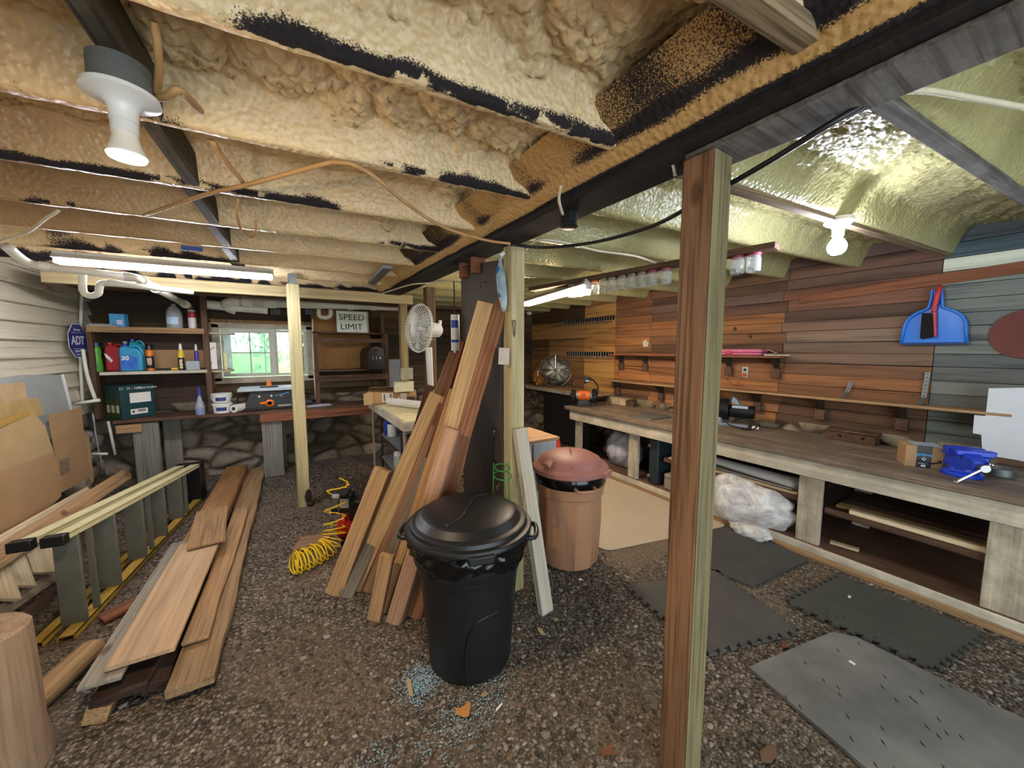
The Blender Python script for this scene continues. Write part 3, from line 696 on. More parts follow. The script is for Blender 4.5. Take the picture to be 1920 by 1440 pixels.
rods('cable', 'pale cable looping under the right ceiling beside the jar board', 'cable', [at(985, 468, 'z', 2.09), at(1010, 450, 'z', 2.1), at(1060, 455, 'z', 2.1), at(1120, 470, 'z', 2.09), at(1190, 480, 'z', 2.08), at(1235, 494, 'z', 2.1), at(1250, 490, 'z', 2.13)], 0.007, CAB_W, smooth=5)
rods('cable', 'thin pale cable dropping to the round black box on the beam', 'cable', [at(1052, 348, 'z', 2.13), at(1048, 375, 'z', 2.10), at(1055, 402, 'z', 2.08)], 0.006, CAB_W, smooth=4)
rods('cable', 'thin white cable running along the far end of the beam', 'cable', [at(700, 556, 'z', 2.06), at(765, 535, 'z', 2.07), at(800, 531, 'z', 2.07), at(860, 525, 'z', 2.05)], 0.006, CAB_W, smooth=4)
t = thing('junction_box', 'round black junction box hanging under the beam', 'junction box', at(1067, 400, 'z', 2.10)+Vector((0, 0, 0)))
G().lathe([(0, 0), (0.036, 0), (0.036, -0.045), (0.039, -0.048), (0.039, -0.058), (0.03, -0.064), (0, -0.064)], 24).mk('body', BLACKP, t, smooth=True)
G().cyl((0.03, -0.02, -0.03), (0.03, -0.02, 0.012), 0.004, seg=6).mk('screw', STEEL, t)
o = at(360, 466, 'z', 2.158)
tag(G().cbox(0, 0, 0, 0.11, 0.004, 0.03).mk('tape', plain('blue_tape', '1d3f88', 0.6), None, TR(*o, rz=-0.08)), 'scrap of blue tape on the joist above the left strip light', 'tape')
for lab, px, py in (('grey metal joist hanger near the end of the left bridging', 712, 515),):
    tag(board('joist_hanger', at(697, 530, 'z', 2.12), at(727, 500, 'z', 2.15), 0.07, 0.03, (0, 0, -1), GALV), lab, 'bracket')
rods('rag_strip', 'white torn strip hanging from the beam left of the foreground post', 'rag', [at(1255, 302, 'z', 2.13), at(1262, 310, 'z', 2.10), at(1266, 330, 'z', 2.07)], 0.005, WHITE, smooth=3)
# ================================================================== BACK WALL: WINDOW, SHELVES, BENCH AND WHAT STANDS ON THEM
VINYL = plain('window_vinyl', 'c2c0b4', 0.5, var=0.04)
m, nt, b = base('window_glass'); b.inputs['Base Color'].default_value = (0.93, 0.98, 0.97, 1); b.inputs['Roughness'].default_value = 0.02
b.inputs['Transmission Weight'].default_value = 1.0; b.inputs['IOR'].default_value = 1.0; b.inputs['Alpha'].default_value = 0.12
GLASS = m
wt = thing('window_1', 'window', 'window', (WX0, YB, WZ0)); del wt['label'], wt['category']; wt['kind'] = 'structure'
ww_, wh_ = WX1-WX0, WZ1-WZ0
g = G()
for (x0, x1, z0, z1) in ((-0.02, ww_+0.02, -0.03, 0.04), (-0.02, ww_+0.02, wh_-0.045, wh_+0.02), (-0.02, 0.05, 0.0, wh_), (ww_-0.05, ww_+0.02, 0.0, wh_)): g.box(x0, x1, -0.03, 0.14, z0, z1)
g.mk('window_frame', W_paintw, wt, bevel=0.003)
g = G()
for (x0, x1, z0, z1, yo) in ((0.06, 0.13, 0.05, wh_-0.05, 0.02), (0.56, 0.63, 0.05, wh_-0.05, 0.02), (0.13, 0.56, 0.05, 0.09, 0.02), (0.13, 0.56, wh_-0.10, wh_-0.05, 0.02)): g.box(x0, x1, yo, yo+0.03, z0, z1)
g.box(0.345, 0.360, 0.03, 0.04, 0.09, wh_-0.10).box(0.13, 0.56, 0.03, 0.04, 0.345, 0.36).box(0.505, 0.512, 0.03, 0.04, 0.09, wh_-0.10)
sash = g.mk('sash', VINYL, wt, bevel=0.002)
G().box(0.13, 0.56, 0.034, 0.037, 0.09, wh_-0.10).mk('pane', plain('screen_film', 'a8dcd2', .3, var=.04, alpha=.42), sash)
g = G()
for (x0, x1, z0, z1) in ((0.60, 0.65, 0.05, wh_-0.05), (0.955, ww_-0.045, 0.05, wh_-0.05), (0.65, 0.955, 0.05, 0.08), (0.65, 0.955, wh_-0.085, wh_-0.05)): g.box(x0, x1, 0.06, 0.09, z0, z1)
sash = g.mk('sash', VINYL, wt, bevel=0.002)
G().box(0.65, 0.955, 0.074, 0.077, 0.08, wh_-0.085).mk('pane', GLASS, sash)
g = G().box(-0.09, -0.02, -0.045, -0.02, -0.06, wh_+0.05).box(ww_+0.02, ww_+0.085, -0.045, -0.02, -0.06, wh_+0.05).box(-0.09, ww_+0.085, -0.045, -0.02, wh_+0.02, wh_+0.06)
g.mk('casing', wood('casing', '9a7448', 0.7, 0.5, axis=2), wt, bevel=0.002)
# outside: lawn and shrubs in daylight
lawn = npmesh('lawn', np.array([(-12, 6.6, 0.75), (12, 6.6, 0.75), (12, 26, 1.4), (-12, 26, 1.4)], float), np.array([[0, 1, 2, 3]]), plain('grass_green', '6f9a4a', 0.9, var=0.35, scale=2))
struct(lawn, 'lawn outside the window')
LEAF = plain('leaf_green', '86b878', 0.8, var=0.45, scale=9); LEAF2 = plain('leaf_light', 'a4cc94', 0.8, var=0.4, scale=9)
for k, (x, y, r, lab, mt) in enumerate(((0.35, 10.6, 1.1, 'bushy green shrub outside, seen through the right window pane', LEAF), (-1.3, 12.5, 1.2, 'round green shrub farther out, seen low in the left window panes', LEAF2), (-3.4, 16.0, 2.1, 'large pale shrub at the far edge of the lawn outside', LEAF2))):
    g = G(); rnd = random.Random(k)
    for q in range(420):
        a, bb = rnd.uniform(0, 2*PI), rnd.uniform(-0.6, 1.4); rr = r*rnd.uniform(0.7, 1.05)
        c = Vector((rr*math.cos(a)*math.cos(bb), rr*math.sin(a)*math.cos(bb), r*0.9+rr*math.sin(bb)))
        g.prism([(0, 0), (0.09, -0.04), (0.2, 0), (0.09, 0.04)], -0.002, 0.002, Matrix.Translation(c) @ Euler((rnd.uniform(0, 6), rnd.uniform(0, 6), rnd.uniform(0, 6))).to_matrix().to_4x4())
    t = thing('shrub', lab, 'shrub', (x, y, 0.8)); g.mk('foliage', mt, t)
    G().cyl((0, 0, 0), (0, 0, r), 0.05).mk('stem', W_oldd, t)
# ------------------------------------------------------------------ left shelf unit
SY0, SY1 = 5.30, 5.70
t = thing('shelf_unit', 'brown wooden shelf unit on the back wall left of the window', 'shelf', (-1.66, SY0, 0.80))
sx = 0.90
G().box(0, sx, 0, 0.36, 0.915, 0.935).box(0, sx, -0.015, 0.005, 0.875, 0.935).mk('shelf', W_tan, t, bevel=0.003)
s2 = G().box(0.06, sx, 0, 0.36, 0.455, 0.472).box(0.06, sx, -0.012, 0.006, 0.445, 0.478).mk('shelf', W_paintw, t, bevel=0.003); s2['label'] = 'shelf edged with worn white paint'
G().box(-0.005, 0.03, 0.0, 0.09, 0.0, 0.915).mk('upright', wood('old_brown_v', '6f4f38', 0.55, 0.7, axis=2, dirt=0.3), t, bevel=0.003)
G().box(sx-0.02, sx+0.035, 0.0, 0.05, -0.005, 1.30).mk('upright', wood('old_brown_v', '6f4f38'), t, bevel=0.003)
G().box(0, sx, 0.35, 0.365, 0.0, 0.90).mk('back_panel', W_oldd, t)
G().box(0.10, sx, 0.338, 0.349, 0.49, 0.70).mk('backing_board', CARD2, t)
def item(px0, px1, pyb, pyt, y, z=None):
    """centre x, base z, width and height of something seen at depth y"""
    a = at(px0, pyb, 'y', y); b = at(px1, pyb, 'y', y); c = at((px0+px1)/2, pyt, 'y', y)
    zz = a.z if z is None else z
    return (a.x+b.x)/2, zz, b.x-a.x, c.z-(a.z+b.z)/2
def label_patch(t, name, r, z0, z1, a0, a1, mat, sx=1, sy=1, n=10):
    g = G(); g.sheet([[(r*sx*math.cos(a0+(a1-a0)*k/n), r*sy*math.sin(a0+(a1-a0)*k/n), z) for z in (z0, z1)] for k in range(n+1)])
    return g.mk(name, mat, t, smooth='all')
Z1, Z2, Z3 = 0.80+0.937, 0.80+0.480, 0.80
x, z, wd, h = item(208, 240, 611, 587, 5.42, Z1)
t = thing('carton', 'small light blue carton standing on the top left shelf', 'box', (x, 5.42, z), -0.1)
G().cbox(0, 0, h/2, wd*0.9, 0.09, h).mk('body', plain('blue_carton', '4f9fd0', 0.4, var=0.2, scale=20), t, bevel=0.002)
G().cbox(0.02, -0.0458, h*0.35, wd*.35, 0.001, h*.35).mk('printed_patch', plain('print_pale', 'c9c4d8', 0.5), t)
x, z, wd, h = item(310, 346, 614, 569, 5.42, Z1)
t = thing('water_jug', 'clear plastic gallon water jug on the top left shelf', 'jug', (x, 5.42, z))
R = wd*0.44
CLEARP = plain('clear_plastic', 'b9c0c4', 0.25, var=0.03, alpha=0.62)
G().lathe([(0, 0), (R*.95, 0), (R, 0.01), (R, h*.5), (R*.93, h*.68), (R*.7, h*.82), (R*.3, h*.92), (R*.27, h*.93)], 24).mk('body', CLEARP, t, smooth=True)
G().cyl((0, 0, h*.925), (0, 0, h), R*.3).mk('cap', CLEARP, t, smooth=True)
label_patch(t, 'label', R*1.01, h*.16, h*.45, -PI*.78, -PI*.3, plain('jug_label', 'b8d0e4', 0.5, var=0.15, scale=40))
x, z, wd, h = item(353, 370, 615, 571, 5.38, Z1)
def can(nm, lab, x, y, z, R, h, mats, cat='can', grp=None):
    t = thing(nm, lab, cat, (x, y, z), group=grp)
    G().lathe([(0, 0), (R*.96, 0), (R, .004), (R, h*.74), (R*.93, h*.78)], 20).mk('body', mats[0], t, smooth=True)
    G().lathe([(R*.95, h*.775), (R*.95, h*.985), (R*.85, h), (0, h)], 20).mk('cap', mats[1], t, smooth=True)
    return t
t = can('spray_can', 'black capped spray can with a red and white label on the top left shelf', x, 5.38, z, wd*.46, h, (plain('can_white', 'cfc8c6', 0.35), BLACKP))
label_patch(t, 'label', wd*.47, h*.45, h*.72, -PI, 0, plain('label_red', '9a2a34', 0.4, var=0.4, scale=60))
x, z, wd, h = item(160, 205, 607, 603, 5.36, Z1)
t = thing('folded_papers', 'small stack of folded papers lying on the top left shelf', 'papers', (x+0.03, 5.40, z))
for k, (mt, a) in enumerate(((PAPER, .1), (plain('dark_paper', '4d4a48', .7), -.1), (PAPER, .05))): G().cbox(0, 0, 0.004+0.007*k, 0.2-0.02*k, 0.16, 0.006, Matrix.Rotation(a, 4, 'Z')).mk('sheet', mt, t)
# middle shelf
def handle_jug(nm, lab, x, y, z, wd, h, mat, capm, dp=0.11, hs=1, rz=0.0, neck=0.4):
    t = thing(nm, lab, 'jug', (x, y, z), rz)
    a = wd/2; g = G()
    prof = [(-a, 0), (a, 0), (a, h*.62), (a*.72, h*.80), (-a*neck+0.0, h*.93), (-a*.85, h*.90), (-a, h*.75)]
    if hs < 0: prof = [(-p, q) for p, q in prof][::-1]
    g.prism(prof, -dp/2, dp/2, Matrix.Rotation(PI/2, 4, 'X'))
    g.mk('body', mat, t, bevel=wd*.10, seg=3)
    G().cyl((-a*.58*hs, 0, h*.88), (-a*.58*hs, 0, h), a*.28, seg=14).mk('cap', capm, t, bevel=0.003)
    G().tube([(-a*.15*hs, 0, h*.90), (a*.35*hs, 0, h*.93), (a*.78*hs, 0, h*.80), (a*.92*hs, 0, h*.55)], wd*.085, 8, smooth=4).mk('handle', mat, t, smooth='all')
    return t
GREENB = plain('green_plastic', '4a9a2a', 0.3); REDB = plain('red_plastic', '9a1f22', 0.35); BLUEC = plain('blue_cap', '2a5fb0', 0.35)
yy = 5.38
x, z, wd, h = item(173, 195, 695, 641, yy, Z2)
t = thing('bottle', 'green plastic bottle with a blue cap, leftmost on the middle shelf', 'bottle', (x, yy, z)); R = wd*.47
G().lathe([(0, 0), (R*.95, 0), (R, .01), (R*.95, h*.35), (R*.78, h*.5), (R*.95, h*.66), (R*.9, h*.8), (R*.5, h*.89)], 22).mk('body', GREENB, t, smooth=True)
G().cyl((0, 0, h*.885), (0, 0, h), R*.48).mk('cap', BLUEC, t, bevel=.003)
label_patch(t, 'label', R*1.0, h*.1, h*.3, -PI*.9, -PI*.3, plain('label_green', '2f7a2a', .4, var=.5, scale=50))
x, z, wd, h = item(193, 231, 695, 641, yy+.03, Z2)
t = handle_jug('detergent_jug', 'dark red plastic jug with a handle on the middle shelf', x+.025, yy+.07, z, wd, h, REDB, REDB)
G().prism([(-wd*.5, h*.62), (-wd*.38, h*.6), (-wd*.1, h*.38), (-wd*.18, h*.3), (-wd*.42, h*.48)], 0.0565, 0.0575, Matrix.Rotation(PI/2, 4, 'X')).mk('label', plain('label_white', 'd8d4d0', .4, var=.3, scale=60), t)
x, z, wd, h = item(229, 272, 695, 644, yy-.03, Z2)
TEAL = plain('teal_fluid', '2f8fb8', 0.2, var=0.08)
t = handle_jug('washer_fluid_jug', 'blue washer fluid jug with 30 on its label, front of the middle shelf', x, yy-.03, z, wd, h, TEAL, plain('dark_blue_cap', '1c2f86', .4))
G().prism([(-wd*.42, h*.08), (wd*.28, h*.08), (wd*.28, h*.5), (0, h*.56), (-wd*.42, h*.62)], 0.0555, 0.0565, Matrix.Rotation(PI/2, 4, 'X')).mk('label', plain('label_blue', '2f62b8', .4, var=.35, scale=30), t)
text('label_number', '30', h*.2, WHITE, t, TR(-wd*.24, -0.0572, h*.47, PI/2), bold=.002)
x2, z2, wd2, h2 = item(245, 276, 695, 636, yy+.1, Z2)
handle_jug('detergent_jug', 'teal jug behind the blue washer fluid jug on the middle shelf', x2, yy+.13, z2, wd2, h2, plain('teal_plastic', '1f8f98', .35), plain('purple_cap', '3a3fa0', .4), dp=.09)
x3, z3, wd3, h3 = item(228, 243, 695, 640, yy+.1, Z2)
tag(G().lathe([(0, 0), (wd3*.5, 0), (wd3*.5, h3*.7), (wd3*.3, h3*.85), (wd3*.3, h3), (0, h3)], 16).mk('bottle', CLEARP, None, TR(x3, yy+.16, z3), smooth=True), 'pale clear bottle half hidden behind the blue washer fluid jug', 'bottle')
x, z, wd, h = item(275, 291, 695, 646, yy, Z2); ORANGE = plain('orange_plastic', 'd9701e', .35)
t = can('bottle', 'black bottle with an orange collar and label on the middle shelf', x, yy, z, wd*.48, h, (BLACKP, BLACKP), 'bottle')
label_patch(t, 'label', wd*.49, h*.55, h*.78, -PI, 0, ORANGE); label_patch(t, 'label', wd*.49, h*.01, h*.08, -PI, 0, ORANGE); label_patch(t, 'label', wd*.492, h*.22, h*.48, -PI*.7, -PI*.3, plain('lab_dots', 'b8a088', .5, var=.8, scale=70))
o = at(308, 691, 'y', 5.33)
t = thing('screwdriver', 'short screwdriver with a black and yellow handle on the middle shelf', 'tool', (o.x, 5.34, Z2+.013), 0.1)
G().tube([(0, 0, 0), (.03, 0, 0), (.055, 0, 0)], [.012, .013, .007], 10).mk('grip', BLACKP, t, smooth=True)
G().tube([(.055, 0, 0), (.075, 0, 0), (.11, 0, 0)], [.010, .012, .011], 10).mk('handle_end', plain('yellow_plastic', 'e0b81c', .35), t, smooth=True)
YEL = MATS['yellow_plastic']
x, z, wd, h = item(335, 348, 694, 645, yy, Z2)
t = thing('glue_bottle', 'yellow and black glue bottle with a white nozzle on the middle shelf', 'bottle', (x, yy, z)); R = wd*.5
G().lathe([(0, 0), (R, 0), (R, h*.46), (R*.98, h*.47)], 18).mk('body', BLACKP, t, smooth=True)
G().lathe([(R*.98, h*.47), (R*.85, h*.62), (R*.62, h*.78)], 18, cap=False).mk('shoulder', YEL, t, smooth=True)
G().lathe([(R*.55, h*.77), (R*.42, h*.95), (R*.25, h), (0, h)], 18).mk('nozzle', WHITE, t, smooth=True)
label_patch(t, 'label', R*1.01, h*.05, h*.4, -PI*.65, -PI*.35, plain('lab_yel', 'c8c080', .5, var=.8, scale=60))
x, z, wd, h = item(366, 375, 694, 646, yy, Z2)
t = thing('glue_bottle', 'slim purple and white glue bottle beside the shelf upright', 'bottle', (x, yy, z)); R = wd*.5
G().lathe([(0, 0), (R, 0), (R, h*.3)], 16).mk('base', WHITE, t, smooth=True); G().lathe([(R, h*.3), (R, h*.66), (R*.7, h*.74)], 16, cap=False).mk('body', plain('purple', '3d2a86', .35), t, smooth=True)
G().lathe([(R*.6, h*.73), (R*.45, h*.97), (0, h)], 16).mk('nozzle', WHITE, t, smooth=True)
x, z, wd, h = item(352, 377, 695, 679, yy-.02, Z2)
t = thing('parts_tray', 'clear tray of loose screws on the middle shelf, in front of the slim purple bottle', 'tray', (x, yy-.05, z))
G().box(-wd/2, wd/2, -.03, .03, 0, .003).box(-wd/2, wd/2, -.03, -.028, 0, h).box(-wd/2, wd/2, .028, .03, 0, h).box(-wd/2, -wd/2+.002, -.03, .03, 0, h).box(wd/2-.002, wd/2, -.03, .03, 0, h).mk('tray', CLEARP, t)
g = G()
for k in range(60):
    p = Vector((random.uniform(-wd*.42, wd*.42), random.uniform(-.024, .024), random.uniform(.006, h*.7))); d = Vector((random.uniform(-1, 1), random.uniform(-1, 1), random.uniform(-.5, .5))).normalized()*.012; g.cyl(p-d, p+d, .0022, seg=5)
o = g.mk('screws', STEEL, t); o['kind'] = 'stuff'
# ------------------------------------------------------------------ bench along the back wall
t = thing('workbench', 'long grey legged workbench along the back wall under the window', 'workbench', (-1.48, 5.18, 0))
board('bench_top', (-1.50, 5.40, 0.775), (-0.30, 5.33, 0.775), 0.42, 0.035, (0, 0, 1), W_old, t)
board('bench_top', (-0.32, 5.32, 0.775), (0.95, 5.28, 0.775), 0.44, 0.035, (0, 0, 1), W_old, t)
board('apron', (-0.29, 5.085, 0.715), (0.95, 5.04, 0.715), 0.095, 0.04, (0, -1, 0), W_red, t)
board('apron', (-1.49, 5.185, 0.70), (-1.30, 5.185, 0.70), 0.08, 0.04, (0, -1, 0), W_tan, t)
W_greyz = wood('grey_upright', '84837a', 0.75, 0.6, axis=2)
G().box(0.10, 0.30, 0.02, 0.06, 0, 0.745).mk('leg', W_greyz, t, bevel=.003); G().box(0.27, 0.42, 0.30, 0.34, 0, 0.745).mk('leg', W_greyz, t, bevel=.003)
G().box(1.20, 1.40, -0.07, -0.03, 0, 0.665).mk('leg', W_greyz, t, bevel=.003); G().box(1.25, 1.43, 0.28, 0.32, 0, 0.665).mk('leg', W_greyz, t, bevel=.003)
BZ = 0.794
# dark green carton with white label
x, z, wd, h = item(225, 299, 779, 717, 5.2, BZ); x = at(245, 760, 'y', 5.36).x
t = thing('bottle_carton', 'dark green carton with white label and bottle prints, on the left bench', 'box', (x, 5.375, BZ), 0.75)
DG = plain('green_carton', '123a3e', 0.4, var=.06)
dpt = wd*.8; wd *= .98
G().cbox(0, 0, h/2, wd, dpt, h).mk('body', DG, t, bevel=.003)
G().cbox(.02, -dpt/2-.0008, h*.62, wd*.62, .001, h*.30).mk('label', PAPER, t)
g = G().cbox(0, -dpt/2-.0008, h*.2, wd*.5, .001, h*.16); lb = g.mk('label', PAPER, t)
g = G()
for k in range(16): g.cbox(-.01+wd*.015*k, -dpt/2-.0016, h*.22, wd*.006*(1+k % 2), .001, h*.08)
g.cbox(-wd*.17, -dpt/2-.0016, h*.2, wd*.06, .001, h*.06); g.mk('barcode', INK, t)
text('print', 'T1   M : 1000', h*.1, WHITE, t, TR(-wd*.2, -dpt/2-.0012, h*.91, PI/2)); text('print', 'Triple Distilled', h*.08, WHITE, t, TR(wd*.3, -dpt/2-.0012, h*.91, PI/2))
for k in range(3):   # bottles printed on the left side
    yb = dpt*.32-k*dpt*.3; Ml = TR(-wd/2-.0008, yb, 0, 0, -PI/2, 0)
    G().prism([(h*.05, -.028), (h*.55, -.028), (h*.66, -.010), (h*.85, -.009), (h*.85, .009), (h*.66, .010), (h*.55, .028), (h*.05, .028)], 0, .0006, Ml).mk('printed_bottle', plain('olive_print', '3a4a1c', .4), t)
    G().prism([(h*.2, -.022), (h*.42, -.022), (h*.42, .022), (h*.2, .022)], .0007, .0012, Ml).mk('printed_label', plain('cream_print', 'c9bd94', .5, var=.3, scale=60), t)
# bottles behind the carton
for lab, pc, mt, cp, rz_ in (('bottle with a red top poking up behind the dark green carton', 222, REDB, REDB, 0), ('bottle with a dark blue top poking up behind the dark green carton', 240, plain('navy', '20248a', .35), plain('navy', '20248a', .35), 0), ('white spray bottle with a blue nozzle poking up right behind the dark green carton', 262, WHITE, plain('bright_blue', '1c2fd0', .35), 0)):
    o = at(pc, 712, 'y', 5.58)
    t = thing('bottle', lab, 'bottle', (o.x, 5.585, BZ))
    G().lathe([(0, 0), (.05, 0), (.05, .22), (.03, .27)], 18).mk('body', mt, t, smooth=True)
    G().tube([(-.05, 0, .285), (0, 0, .295), (.05, 0, .275)], [.018, .024, .015], 10).mk('spray_head', cp, t, smooth=True)
x, z, wd, h = item(366, 386, 775, 722, 5.2, BZ)
t = thing('spray_bottle', 'clear ribbed bottle of blue liquid with a blue nozzle on the left bench', 'bottle', (x, 5.2, BZ)); R = wd*.46
G().lathe([(0, .001), (R*.97, .001), (R*.97, h*.2), (0, h*.2)], 20).mk('liquid', plain('blue_liquid', '1b3fb0', .15), t, smooth=True)
pr_ = [(0, 0), (R, 0), (R, h*.32)]
for k in range(5): pr_ += [(R*(.85-.1*k), h*(.36+.06*k)), (R*(.72-.1*k), h*(.39+.06*k))]
G().lathe(pr_+[(R*.3, h*.7)], 20).mk('body', plain('clear_bottle', 'c8d4e0', .12, alpha=.35), t, smooth=True)
G().lathe([(R*.45, h*.68), (R*.42, h*.85), (R*.2, h*.9), (R*.2, h), (0, h)], 14).mk('nozzle', plain('dark_blue_cap', '1c2f86'), t, smooth=True)
# two white buckets stacked
x, z, wd, h = item(396, 437, 773, 740, 5.2, BZ)
for k, (lab, zz) in enumerate((('lower white plastic tub of the stacked pair on the left bench', BZ), ('upper white plastic tub of the stacked pair on the left bench', BZ+h*.56))):
    t = thing('tub', lab, 'tub', (x, 5.23, zz), group=None); R = wd*.47
    G().lathe([(0, 0), (R*.86, 0), (R*.97, h*.46), (R*1.05, h*.46), (R*1.05, h*.52), (R, h*.54), (0, h*.545)], 26).mk('body', WHITE, t, smooth=True)
    label_patch(t, 'label', R*.955, h*.14, h*.34, -PI*.68, -PI*.32, plain('tub_label', '24356e', .5, var=.4, scale=50))
    if k: G().tube([(-R*1.05, 0, h*.42), (-R*.8, -R*.75, h*.2), (0, -R*1.12, h*.1), (R*.8, -R*.75, h*.2), (R*1.05, 0, h*.42)], .004, 6, smooth=4).mk('handle', WHITE, t, smooth='all')
o0 = at(438, 766, 'y', 5.14); o0.z = BZ+.045
t = thing('paper_towel_roll', 'white paper roll lying on its side on the left bench', 'paper roll', M=frame(o0, (0.55, 0.8, 0), (0, 0, 1)))
G().cyl((0, 0, 0), (.24, 0, 0), .044, seg=24).mk('roll', PAPER, t, smooth=True); G().cyl((-.002, 0, 0), (.0, 0, 0), .02, seg=16).mk('core', plain('dark_hole', '3a3028', .9), t)
# table saw
x, z, wd, h = item(442, 560, 770, 722, 5.25, BZ)
t = thing('table_saw', 'black portable table saw with a pale grey table, on the bench under the window', 'saw', (x+.02, 5.34, BZ))
DKP = plain('dark_plastic', '171716', .45)
wd = wd*.92
g = G().hexa([(-wd*.45, -.13, 0), (wd*.45, -.13, 0), (wd*.45, .16, 0), (-wd*.45, .16, 0), (-wd*.33, -.11, h*.72), (wd*.5, -.11, h*.72), (wd*.5, .16, h*.72), (-wd*.33, .16, h*.72)]); g.mk('base', DKP, t, bevel=.008)
G().hexa([(-wd*.5, -.14, 0), (wd*.5, -.14, 0), (wd*.5, .18, 0), (-wd*.5, .18, 0), (-wd*.5, -.14, .03), (wd*.5, -.14, .03), (wd*.5, .18, .03), (-wd*.5, .18, .03)]).mk('foot', DKP, t, bevel=.008)
tt = G().box(-wd*.52, wd*.62, -.17, .2, h*.76, h*.84).mk('saw_table', plain('saw_grey', 'aebcc6', .4), t, bevel=.004)
G().box(-wd*.52, wd*.62, -.175, -.16, h*.74, h*.80).mk('rail', STEEL, t)
G().cbox(.0, -.05, h*.86, .18, .07, h*.05).mk('insert_plate', BLACKP, t)
G().hexa([(-.03, -.08, h*.88), (.03, -.08, h*.88), (.03, -.03, h*.88), (-.03, -.03, h*.88), (-.02, -.08, h*1.12), (.02, -.08, h*1.12), (.02, -.03, h*1.12), (-.02, -.03, h*1.12)]).mk('blade_guard', ORANGE, t, bevel=.004)
for px_ in (-.10, .12, .02): G().cyl((px_, -.128, h*.52), (px_, -.12, h*.52), .012).mk('screw_head', WHITE, t)
kn = G().lathe([(0, 0), (.045, 0), (.045, .02), (.03, .03), (0, .03)], 20, TR(.0, -.125, h*.25, PI/2)).mk('hand_wheel', ORANGE, t, smooth=True)
G().cyl((-.09, -.13, h*.25), (-.02, -.145, h*.27), .02, seg=12).mk('crank_handle', ORANGE, kn); G().cyl((0, -.155, h*.25), (0, -.15, h*.25), .022, seg=16).mk('hub', plain('hub_brown', '7a4a28', .5), kn)
G().tube([(.06, -.12, h*.5), (.12, -.13, h*.55), (.2, -.125, h*.62)], .01, 8, smooth=3).mk('lever', plain('tool_blue', '3f6f98', .4), t)
G().cbox(.15, -.131, h*.1, .14, .003, h*.12).mk('label', plain('saw_label', 'a8a08a', .5, var=.4, scale=60), t)
G().tube([(-wd*.4, -.1, .06), (-wd*.55, -.06, h*.3), (-wd*.5, .0, h*.55), (-wd*.3, .02, h*.6)], .008, 8, smooth=4).mk('cord', CAB_B, t, smooth='all')
o = at(590, 760, 'y', 5.2)
t = thing('paper_sheet', 'white paper sheet lying on the bench right of the pale yellow post', 'paper', (o.x+.05, 5.25, BZ+.001), .1)
G().cbox(0, 0, .001, .28, .2, .002).mk('sheet', plain('blue_white', 'c5cbe2', .6), t)
t = thing('power_tool', 'dark hand tool lying behind the pale yellow post on the bench', 'tool', (at(575, 752, 'y', 5.3).x, 5.32, BZ+.045)); G().tube([(-.06, 0, 0), (0, 0, .005), (.06, 0, 0)], [.035, .042, .035], 14).mk('body', plain('dark_blue_tool', '23262e', .4), t, smooth=True)
# painted white sheet and clear strip left of the window
t = thing('drawing', 'white sheet with red doodles hanging beside the left shelf upright', 'paper', (at(397, 690, 'y', 5.33).x, 5.33, at(397, 692, 'y', 5.33).z))
xx, z, wd, h = item(387, 409, 692, 642, 5.33)
G().cbox(0, 0, h/2, wd, .004, h).mk('sheet', PAPER, t)
for dx, dz in ((.1, .75), (-.15, .3), (.0, .22), (-.2, .16), (.3, .8)): G().ball((dx*wd, -.003, dz*h), .008, (1, .2, 1.3), 1).mk('red_mark', plain('red_ink', 'c0303a', .6), t)
o = at(425, 625, 'y', 5.5)
t = thing('plastic_strip', 'clear plastic strip hanging down over the left window panes', 'strip', (o.x, 5.5, at(420, 690, 'y', 5.5).z))
G().cbox(0, 0, .2, .07, .003, .40).mk('strip', plain('clear_strip', 'cfe8e4', .2, alpha=.45), t); G().cbox(-.03, 0, .08, .03, .004, .2).mk('yellow_tab', plain('pale_yellow', 'd8d890', .5), t)
sh_ = board('sill_shelf', (at(388, 694, 'y', 5.45).x, 5.5, at(388, 696, 'y', 5.45).z), (at(436, 696, 'y', 5.45).x, 5.5, at(388, 696, 'y', 5.45).z), .3, .02, (0, 0, 1), W_pine)
tag(sh_, 'narrow pale ledge joining the left shelf to the window', 'shelf')
o = at(388, 625, 'y', 5.42); sh_ = board('ledge_board', (o.x, 5.45, o.z), (at(438, 622, 'y', 5.42).x, 5.45, o.z), .2, .02, (0, 0, 1), W_paintw); tag(sh_, 'short white painted ledge at the upper left window corner', 'shelf')
# blue octagonal sign
o = at(146, 639, 'x', -1.69)
t = thing('security_sign', 'blue octagonal security sign with white letters in the left corner', 'sign', M=frame(o, (0.06, 1, 0), (1, -0.06, 0.0)))
R = 0.165
oc = lambda r: [(r*math.cos(PI/8+k*PI/4), r*1.06*math.sin(PI/8+k*PI/4)) for k in range(8)]
G().prism(oc(R), -.003, 0).mk('rim', plain('sign_white', 'd4d4de', .4), t); G().prism(oc(R*.95), 0, .001).mk('face', plain('sign_blue', '24307a', .35), t)
text('letters', 'ADT', .115, MATS['sign_white'], t, TR(0, .0, .0015), sx=.95, bold=.003)
G().cbox(0, .075, .0016, .19, .004, .001).cbox(0, -.075, .0016, .19, .004, .001).mk('line', MATS['sign_white'], t)
text('small_letters', 'Security', .035, MATS['sign_white'], t, TR(0, .105, .0015)); text('small_letters', 'SERVICES', .03, MATS['sign_white'], t, TR(0, -.1, .0015)); text('small_letters', 'monitored', .02, MATS['sign_white'], t, TR(0, -.13, .0015))
